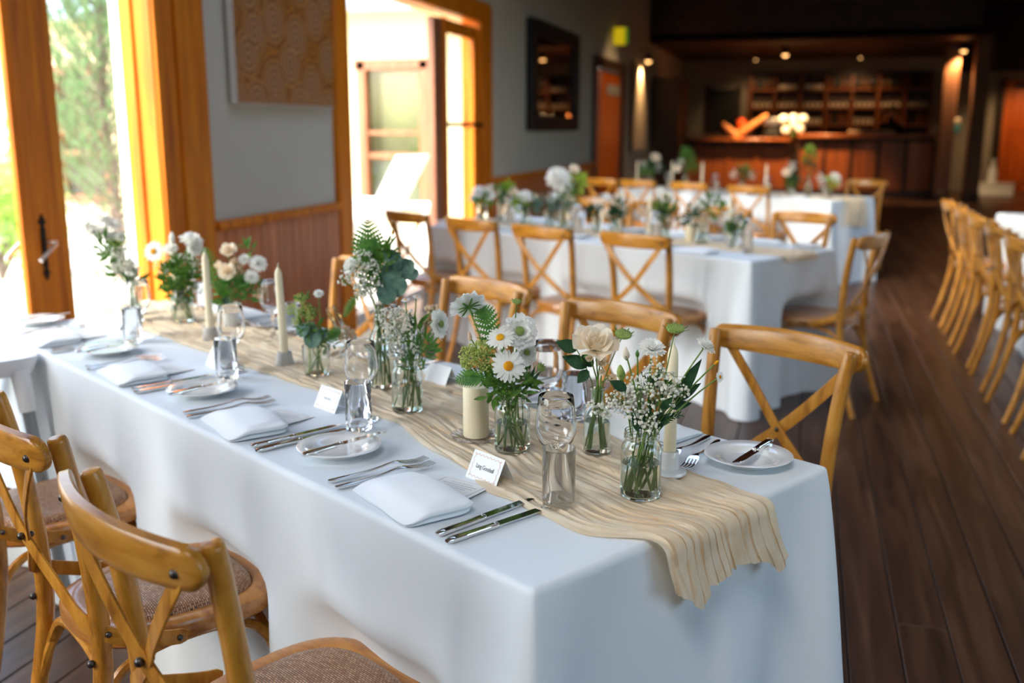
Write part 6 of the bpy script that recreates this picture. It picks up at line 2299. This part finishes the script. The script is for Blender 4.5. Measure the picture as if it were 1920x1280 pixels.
# shelving behind the bar
SX0, SX1, SY = -1.35, 2.55, 24.30
sh = thing('back_bar_shelves', 'wide timber shelves of bottles and crockery on the wall behind the bar', 'shelves', ((SX0 + SX1) / 2, SY, 0))
wd = SX1 - SX0
MB().box((0, .12, 1.3), (wd, .03, 2.6)).build('back_panel', M['darkwood'], sh)
MB().box((0, -.10, .5), (wd, .46, 1.0), b=.01).build('base_cabinet', M['darkwood'], sh)
LV = [1.02, 1.42, 1.80, 2.20]
for z in LV:
    MB().box((0, -.04, z), (wd, .30, .035), b=.006).build('shelf', M['barwood'], sh)
for i in range(8):
    MB().box((-wd / 2 + wd * i / 7, -.04, 1.75), (.045, .30, 1.55), b=.006).build('upright', M['barwood'], sh)
rr = random.Random(4)


def bottle(x, y, z, mat, label, hgt=.27):
    t = thing('bottle', label, 'bottle', (x, y, z), 0, 'bottles behind the bar')
    r = .036
    MB().lathe([(0, 0), (r, 0), (r, hgt * .58), (r * .8, hgt * .68), (r * .35, hgt * .76), (r * .33, hgt * .97), (0, hgt * .97)], 12).build('body', M[mat], t)
    MB().lathe([(r * .37, 0), (r * .37, .03), (0, .032)], 10, (0, 0, hgt * .95)).build('cap', M['black'], t)
    return t


def stack(x, y, z, n, label):
    t = thing('cup_stack', label, 'cups', (x, y, z), 0, 'stacks of pale cups behind the bar')
    for i in range(n):
        MB().lathe([(0, 0), (.028, 0), (.042, .065), (.039, .065), (.026, .006), (0, .006)], 14, (0, 0, i * .035)).build('cup', M['crockery'], t)
    return t


for li, z in enumerate(LV):
    for bay in range(7):
        cx = SX0 + wd * (bay + .5) / 7
        zz = z + .019
        where = '%s bay of the %s shelf behind the bar' % (ORD[bay], ['lowest', 'second', 'third', 'top'][li])
        k2 = (li * 3 + bay) % 3
        if li == 3 and bay in (1, 2):
            t = thing('serving_box', 'long pale box in the ' + where, 'box', (cx, SY - .06, zz))
            MB().box((0, 0, .045), (.40, .14, .09), b=.01).build('body', M['crockery'], t)
            MB().box((0, 0, .095), (.41, .15, .012), b=.004).build('lid', M['crockery'], t)
        elif li == 2 or (li == 1 and bay in (0, 2, 4)):
            for q in range(4):
                stack(cx - .17 + q * .11, SY - .06 + rr.uniform(-.02, .02), zz, 2 if li == 2 else 3, 'pale cup stack, %s in the %s' % (ORD[q], where))
        else:
            for q in range(4):
                bottle(cx - .18 + q * .115, SY - .05 + rr.uniform(-.02, .02), zz, ['bottle_amber', 'bottle_dark', 'bottle_amber'][(q + k2) % 3], 'bottle, %s in the %s' % (ORD[q], where), .26 + .04 * ((q + bay) % 2))

# things on the counter
TZ, TZ2 = 1.156, 1.236
fv = thing('glass_vase', 'clear vase of round white blooms on the bar', 'vase', (-.32, BY + .28, TZ))
MB().lathe([(0, .001), (.07, 0), (.075, .01), (.06, .10), (.075, .17), (.072, .17), (.057, .10), (.07, .015), (0, .012)], 24).build('vessel', M['jarglass'], fv)
fb = thing('white_bloom_bunch', 'bunch of round white blooms on the bar', 'flowers', (-.32, BY + .28, TZ + .02))
for i, (x, z) in enumerate([(-.19, .36), (0, .37), (.19, .36), (-.13, .14), (.14, .16), (.02, .25)]):
    rs = random.Random(i)
    MB().tube([(0, 0, 0), (x * .3, 0, z * .4), (x, -.03, z)], .006, 6).build('stem', M['stem'], fb)
    mb = MB()
    for q in range(60):
        d = Vector((rs.gauss(0, 1), rs.gauss(0, 1), rs.gauss(0, 1))).normalized()
        mb.ball(Vector((x, -.03, z)) + d * .062, .024, 6, 4)
    mb.build('bloom', M['petal'], fb)
dw = thing('driftwood_branch', 'forked pale orange driftwood branch standing on the bar', 'driftwood', (-1.42, BY + .3, TZ))
mb = MB()
mb.tube(catmull([(-.02, 0, .0), (.02, 0, .06), (.16, 0, .16), (.36, .02, .30), (.52, .03, .42), (.60, .04, .47)], 4), [.09, .09, .088, .085, .08, .078, .075, .072, .07, .066, .062, .058, .055, .05, .047, .044, .04, .036, .03, .024, .015], 10)
mb.tube(catmull([(0, 0, .05), (-.12, -.02, .14), (-.24, -.02, .25), (-.30, -.03, .30)], 4), [.08, .078, .075, .07, .066, .062, .058, .054, .05, .045, .04, .03, .02], 10)
mb.build('branch', M['drift'], dw)
ob = thing('glazed_globe', 'orange red glazed globe behind the driftwood on the bar', 'ornament', (-1.36, BY + .62, TZ))
MB().lathe([(0, 0), (.05, 0), (.055, .03), (.10, .20), (.11, .28), (.09, .36), (.03, .40), (0, .40)], 20).build('body', M['terracotta'], ob)
for i in range(9):
    t = thing('glass_bowl', 'small clear glass, %s in the row along the left half of the bar' % (ORD + ['ninth'])[i] if False else 'small clear glass, %s in the row on the lower bar counter' % (ORD + ['ninth'])[i], 'glass', (-2.52 + i * .125, BY + .25 + .05 * (i % 2), TZ), 0, 'glasses on the lower bar counter')
    MB().lathe([(0, .001), (.036, 0), (.046, .10), (.043, .10), (.034, .008), (0, .008)], 16).build('glass', M['glass'], t)
bx = thing('coffee_machine', 'steel and black coffee machine on the bar beside the white blooms', 'coffee machine', (-.72, BY + .42, TZ))
MB().box((0, 0, .10), (.30, .30, .20), b=.02).build('body', M['black'], bx)
MB().box((0, .02, .33), (.32, .26, .14), b=.02).build('top_box', M['brushed'], bx)
MB().box((0, .10, .23), (.26, .06, .1)).build('back_plate', M['black'], bx)
for sx in (-.08, .08):
    MB().tube([(sx, -.06, .26), (sx, -.06, .21), (sx, -.20, .21)], .014, 8).build('group_handle', M['black'], bx)
t = thing('serving_tray', 'long board of small snacks on the higher bar counter', 'tray', (1.18, BY + .42, TZ2))
MB().box((0, 0, .012), (.95, .22, .024), b=.006).build('board', M['barwood'], t)
mb = MB()
for i in range(44):
    mb.ball((rr.uniform(-.42, .42), rr.uniform(-.08, .08), .045), rr.uniform(.022, .036), 7, 5)
mb.build('snacks', M['blush'], t, stuff=True)

# person behind the bar
pp = thing('person', 'person in black clothes standing behind the higher bar counter', 'person', (1.62, 22.55, 0), math.radians(185))
me = bpy.data.meshes.new('body')
joints = {'pelvis': ((0, 0, .95), .135), 'waist': ((0, 0, 1.10), .125), 'chest': ((0, .01, 1.30), .15), 'neckb': ((0, 0, 1.46), .075), 'neck': ((0, 0.01, 1.54), .055), 'head1': ((0, .02, 1.63), .085), 'head2': ((0, .01, 1.72), .08)}
edges = [('pelvis', 'waist'), ('waist', 'chest'), ('chest', 'neckb'), ('neckb', 'neck'), ('neck', 'head1'), ('head1', 'head2')]
for s, n in ((-1, 'l'), (1, 'r')):
    joints.update({'sh' + n: ((s * .19, 0, 1.42), .07), 'el' + n: ((s * .25, .06, 1.16), .048), 'wr' + n: ((s * .16, .28, 1.10), .034), 'ha' + n: ((s * .13, .35, 1.10), .036),
                   'hi' + n: ((s * .10, 0, .90), .105), 'kn' + n: ((s * .11, .02, .50), .068), 'an' + n: ((s * .11, -.01, .09), .045), 'to' + n: ((s * .12, .14, .04), .04)})
    edges += [('chest', 'sh' + n), ('sh' + n, 'el' + n), ('el' + n, 'wr' + n), ('wr' + n, 'ha' + n), ('pelvis', 'hi' + n), ('hi' + n, 'kn' + n), ('kn' + n, 'an' + n), ('an' + n, 'to' + n)]
keys = list(joints)
me.from_pydata([joints[q][0] for q in keys], [(keys.index(a), keys.index(b2)) for a, b2 in edges], [])
me.materials.append(M['blackcloth'])
bo = bpy.data.objects.new('body', me)
COL.objects.link(bo)
bo.parent = pp
sk = bo.modifiers.new('skin', 'SKIN')
lay = me.skin_vertices[0].data if me.skin_vertices else None
if lay is None:
    bm = bmesh.new()
    bm.from_mesh(me)
    bm.verts.layers.skin.verify()
    bm.to_mesh(me)
    bm.free()
    lay = me.skin_vertices[0].data
for i, q in enumerate(keys):
    lay[i].radius = (joints[q][1], joints[q][1] * (.8 if q in ('chest', 'waist', 'pelvis') else 1))
lay[0].use_root = True
ss = bo.modifiers.new('smooth', 'SUBSURF')
ss.levels = ss.render_levels = 2
hd = MB().ball((0, .02, 1.665), .098, 18, 14, (.82, .98, 1.2))
hd.ball((0, .118, 1.655), .016, 8, 6, (.8, 1, 1.5))
for s in (-1, 1):
    hd.ball((s * .082, .01, 1.66), .022, 8, 6, (.4, .8, 1.3))
hd.build('face', M['skin'], pp)
ey = MB()
for s in (-1, 1):
    ey.ball((s * .032, .103, 1.685), .010, 8, 6)
ey.ball((0, .104, 1.618), .020, 8, 6, (1, .4, .25))
ey.build('eyes_and_mouth', M['hair'], pp)
MB().ball((0, -.005, 1.70), .108, 18, 12, (.86, 1.0, 1.08)).build('hair', M['hair'], pp)
for s in (-1, 1):
    f = MB()
    w = Vector((s * .15, .30, 1.10))
    f.ball(w + Vector((-s * .01, .04, 0)), .036, 10, 6, (.9, 1.2, .45))
    for q in range(4):
        x0 = w + Vector((-s * .01 + (q - 1.5) * .017, .075, .0))
        f.tube(catmull([x0, x0 + Vector((0, .03, -.002)), x0 + Vector((0, .055 + (.008 if q in (1, 2) else 0), -.016))], 3), .0085, 6)
    x0 = w + Vector((-s * .04, .03, 0))
    f.tube(catmull([x0, x0 + Vector((-s * .02, .025, -.004)), x0 + Vector((-s * .022, .05, -.010))], 3), .0095, 6)
    f.build('hand', M['skin'], pp)

# white plinth and bottle by the orange door
pl = thing('white_plinth', 'low white block standing on the floor before the orange door', 'plinth', (3.62, 22.4, 0))
MB().box((0, 0, .12), (.80, .4, .24), b=.015).build('block', M['plastic'], pl)
MB().box((0, 0, .25), (.84, .44, .03), b=.008).build('lid', M['plastic'], pl)
wb = thing('white_bottle', 'tall white bottle standing on the low white block', 'bottle', (3.62, 22.35, .266))
MB().lathe([(0, 0), (.085, 0), (.09, .02), (.085, .26), (.04, .36), (.035, .44), (0, .44)], 20).build('body', M['plastic'], wb)
MB().lathe([(.042, .0), (.042, .05), (0, .052)], 14, (0, 0, .43)).build('cap', M['plastic'], wb)

# ================================================================ OUTSIDE
ground = structure('ground_paving', MB().box((-14.2, 9, -.06), (22, 44, .06)), M['paving'])
for i in range(9):
    for j2 in range(10):
        p = MB().box((0, 0, 0), (1.19, 1.19, .035), b=.006).build('paving_slab', M['paving'], ground)
        p.location = (-3.85 - 1.2 * i, 2.2 + 1.2 * j2, -.018)
# wing of the building across the garden
BYW = 13.0
bw = thing('garden_wing', 'cream walled garden wing with brown sash windows and blue grey gutter', 'building', (-3.2, BYW, 0))
WN = [(-2.80, -1.78), (-7.9, -6.9), (-10.2, -9.2)]
mb = MB()
xx = 0.0
for a, b2 in WN:
    mb.box(((xx + b2) / 2, .15, 1.45), (xx - b2, .3, 2.9))
    mb.box(((a + b2) / 2, .15, .14), (b2 - a, .3, .28))
    mb.box(((a + b2) / 2, .15, 2.56), (b2 - a, .3, .68))
    xx = a
mb.box(((xx - 14) / 2, .15, 1.45), (xx + 14, .3, 2.9))
mb.build('wall', M['cream'], bw)
for a, b2 in WN:
    cx, w = (a + b2) / 2, b2 - a
    f = MB()
    f.box((cx - w / 2 + .05, .02, 1.25), (.13, .12, 2.0), b=.008).box((cx + w / 2 - .05, .02, 1.25), (.13, .12, 2.0), b=.008)
    f.box((cx, .02, 2.20), (w + .1, .12, .14), b=.008).box((cx, .02, .30), (w + .1, .16, .10), b=.008)
    f.box((cx, .03, 1.29), (w - .1, .07, .055), b=.006).box((cx, .03, .98), (w - .1, .07, .075), b=.006)
    fr = f.build('window', M['sash'], bw)
    for z0, z1 in ((1.32, 2.13), (1.02, 1.26), (.36, .94)):
        MB().box((cx, .06, (z0 + z1) / 2), (w - .2, .012, z1 - z0)).build('pane', M['pane'], fr)
    MB().box((cx, .26, 1.25), (w, .02, 2.0)).build('dim_interior', M['windowdark'], fr)  # flat sheet stands in for the unlit room and the pane reflection
MB().box((-7.0, -.42, 2.93), (14.2, .12, .11), b=.02).build('gutter', M['gutter'], bw)
MB().box((-7.0, -.18, 2.90), (14.2, .44, .04)).build('eave', M['cream'], bw)
rf = MB().box((-7.0, 1.6, 3.52), (14.4, 4.6, .08), Matrix.Rotation(math.radians(16), 3, 'X')).build('roof', M['gutter'], bw)
for i in range(24):
    MB().box((-13.9 + i * .6, 1.6, 3.58), (.05, 4.6, .05), Matrix.Rotation(math.radians(16), 3, 'X')).build('roof_rib', M['gutter'], rf)


def lounger(label, loc, rz):
    t = thing('garden_lounger', label, 'outdoor chair', loc, rz)
    for i in range(6):
        MB().box((-.24 + i * .096, .10, .36), (.085, .75, .022), b=.006).build('seat_slat', M['whitepaint'], t)
        MB().box((-.24 + i * .096, -.48, .70), (.085, .022, .88), Matrix.Rotation(math.radians(33), 3, 'X'), b=.006).build('back_slat', M['whitepaint'], t)
    for sx in (-1, 1):
        MB().box((sx * .33, .05, .56), (.11, .80, .025), b=.006).build('arm', M['whitepaint'], t)
        MB().box((sx * .31, .38, .28), (.05, .07, .56), b=.006).build('leg', M['whitepaint'], t)
        MB().box((sx * .31, -.25, .28), (.05, .07, .56), b=.006).build('leg', M['whitepaint'], t)
    return t


lounger('white slatted garden chair tipped back outside the garden doors', (-4.75, 10.3, 0), math.radians(75))
bn = thing('garden_bench', 'white slatted garden bench outside the garden doors', 'bench', (-4.0, 9.1, 0), math.radians(8))
for i in range(4):
    MB().box((0, -.18 + i * .12, .62), (1.1, .105, .03), b=.006).build('slat', M['whitepaint'], bn)
for sx in (-1, 1):
    for sy in (-1, 1):
        MB().box((sx * .48, sy * .17, .30), (.06, .06, .60), b=.006).build('leg', M['whitepaint'], bn)


def conifer():
    t = thing('conifer', 'slender feathery conifer growing outside the open garden door', 'tree', (-6.0, 7.7, 0))
    rr = random.Random(21)
    tk = MB().tube(catmull([(0, 0, 0), (.02, .02, .8), (-.03, .0, 1.6), (.02, 0, 2.35), (.0, 0, 2.75)], 4), [.045 - .0022 * i for i in range(17)], 8)
    nd = MB()
    for i in range(190):
        z = .25 + 2.2 * (i / 190) ** 1.0
        a = i * 2.39996 + rr.uniform(-.3, .3)
        L = (.66 * (1 - (z / 2.9) ** 1.5) + .15) * rr.uniform(.7, 1.15)
        p0 = Vector((0, 0, z))
        d = Vector((math.cos(a), math.sin(a), 0))
        p1 = p0 + d * L * .6 + Vector((0, 0, L * .55))
        p2 = p0 + d * L * .85 + Vector((0, 0, L * 1.15))
        pts = catmull([p0, p1, p2], 5)
        tk.tube(pts, [.010 - .0008 * q for q in range(len(pts))], 4, False)
        for q in range(26):
            f = .25 + .75 * q / 25
            x = f * (len(pts) - 1)
            i0 = min(int(x), len(pts) - 2)
            p = pts[i0].lerp(pts[i0 + 1], x - i0)
            dr = ((p2 - p0).normalized() + Vector((rr.uniform(-.8, .8), rr.uniform(-.8, .8), rr.uniform(-.2, .8)))).normalized()
            leaf_patch(nd, p, p + dr * rr.uniform(.08, .15), Vector((rr.uniform(-1, 1), -1, rr.uniform(-.5, 1))), .017, .1, .1, 2)
    for q in range(110):
        z = rr.uniform(2.2, 2.95)
        p = Vector((rr.uniform(-.05, .05) * (3 - z) * 2, rr.uniform(-.05, .05), z))
        leaf_patch(nd, p, p + Vector((rr.uniform(-.07, .07), rr.uniform(-.06, .06), .12)), Vector((0, -1, .2)), .010, .1, .1, 2)
    tk.build('trunk', M['bark'], t)
    nd.build('needles', M['conifer'], t, stuff=True)
    return t


conifer()


def shrub(label, loc, R, n, seed, mat='lime'):
    t = thing('shrub', label, 'shrub', loc, 0, 'shrubs at the edge of the paving')
    rr = random.Random(seed)
    st = MB()
    cl = []
    for i in range(7):
        a = rr.uniform(0, 6.28)
        c = Vector((math.cos(a) * R * .5 * rr.random(), math.sin(a) * R * .5 * rr.random(), R * rr.uniform(.5, 1.5)))
        st.tube([(0, 0, 0), (c.x * .4, c.y * .4, c.z * .5), tuple(c)], [.02, .014, .006], 5)
        cl.append((c.x, c.y, c.z, R * .55, n))
    st.build('stems', M['bark'], t)
    foliage(t, rr, cl, .10, mat, .4)
    return t


shrub('bright lime shrub seen through the door glass', (-7.0, 7.35, 0), .7, 150, 1)
shrub('bright lime shrub behind the door handle', (-8.3, 8.9, 0), .75, 150, 2)
shrub('tall pale shrub at the outer edge of the garden view', (-9.2, 7.3, 0), 1.0, 170, 3)
shrub('dark green shrub under the garden wing eave', (-10.6, 9.6, 0), .9, 130, 4)
shrub('low lime shrub beside the conifer', (-7.9, 6.0, 0), .5, 120, 5)
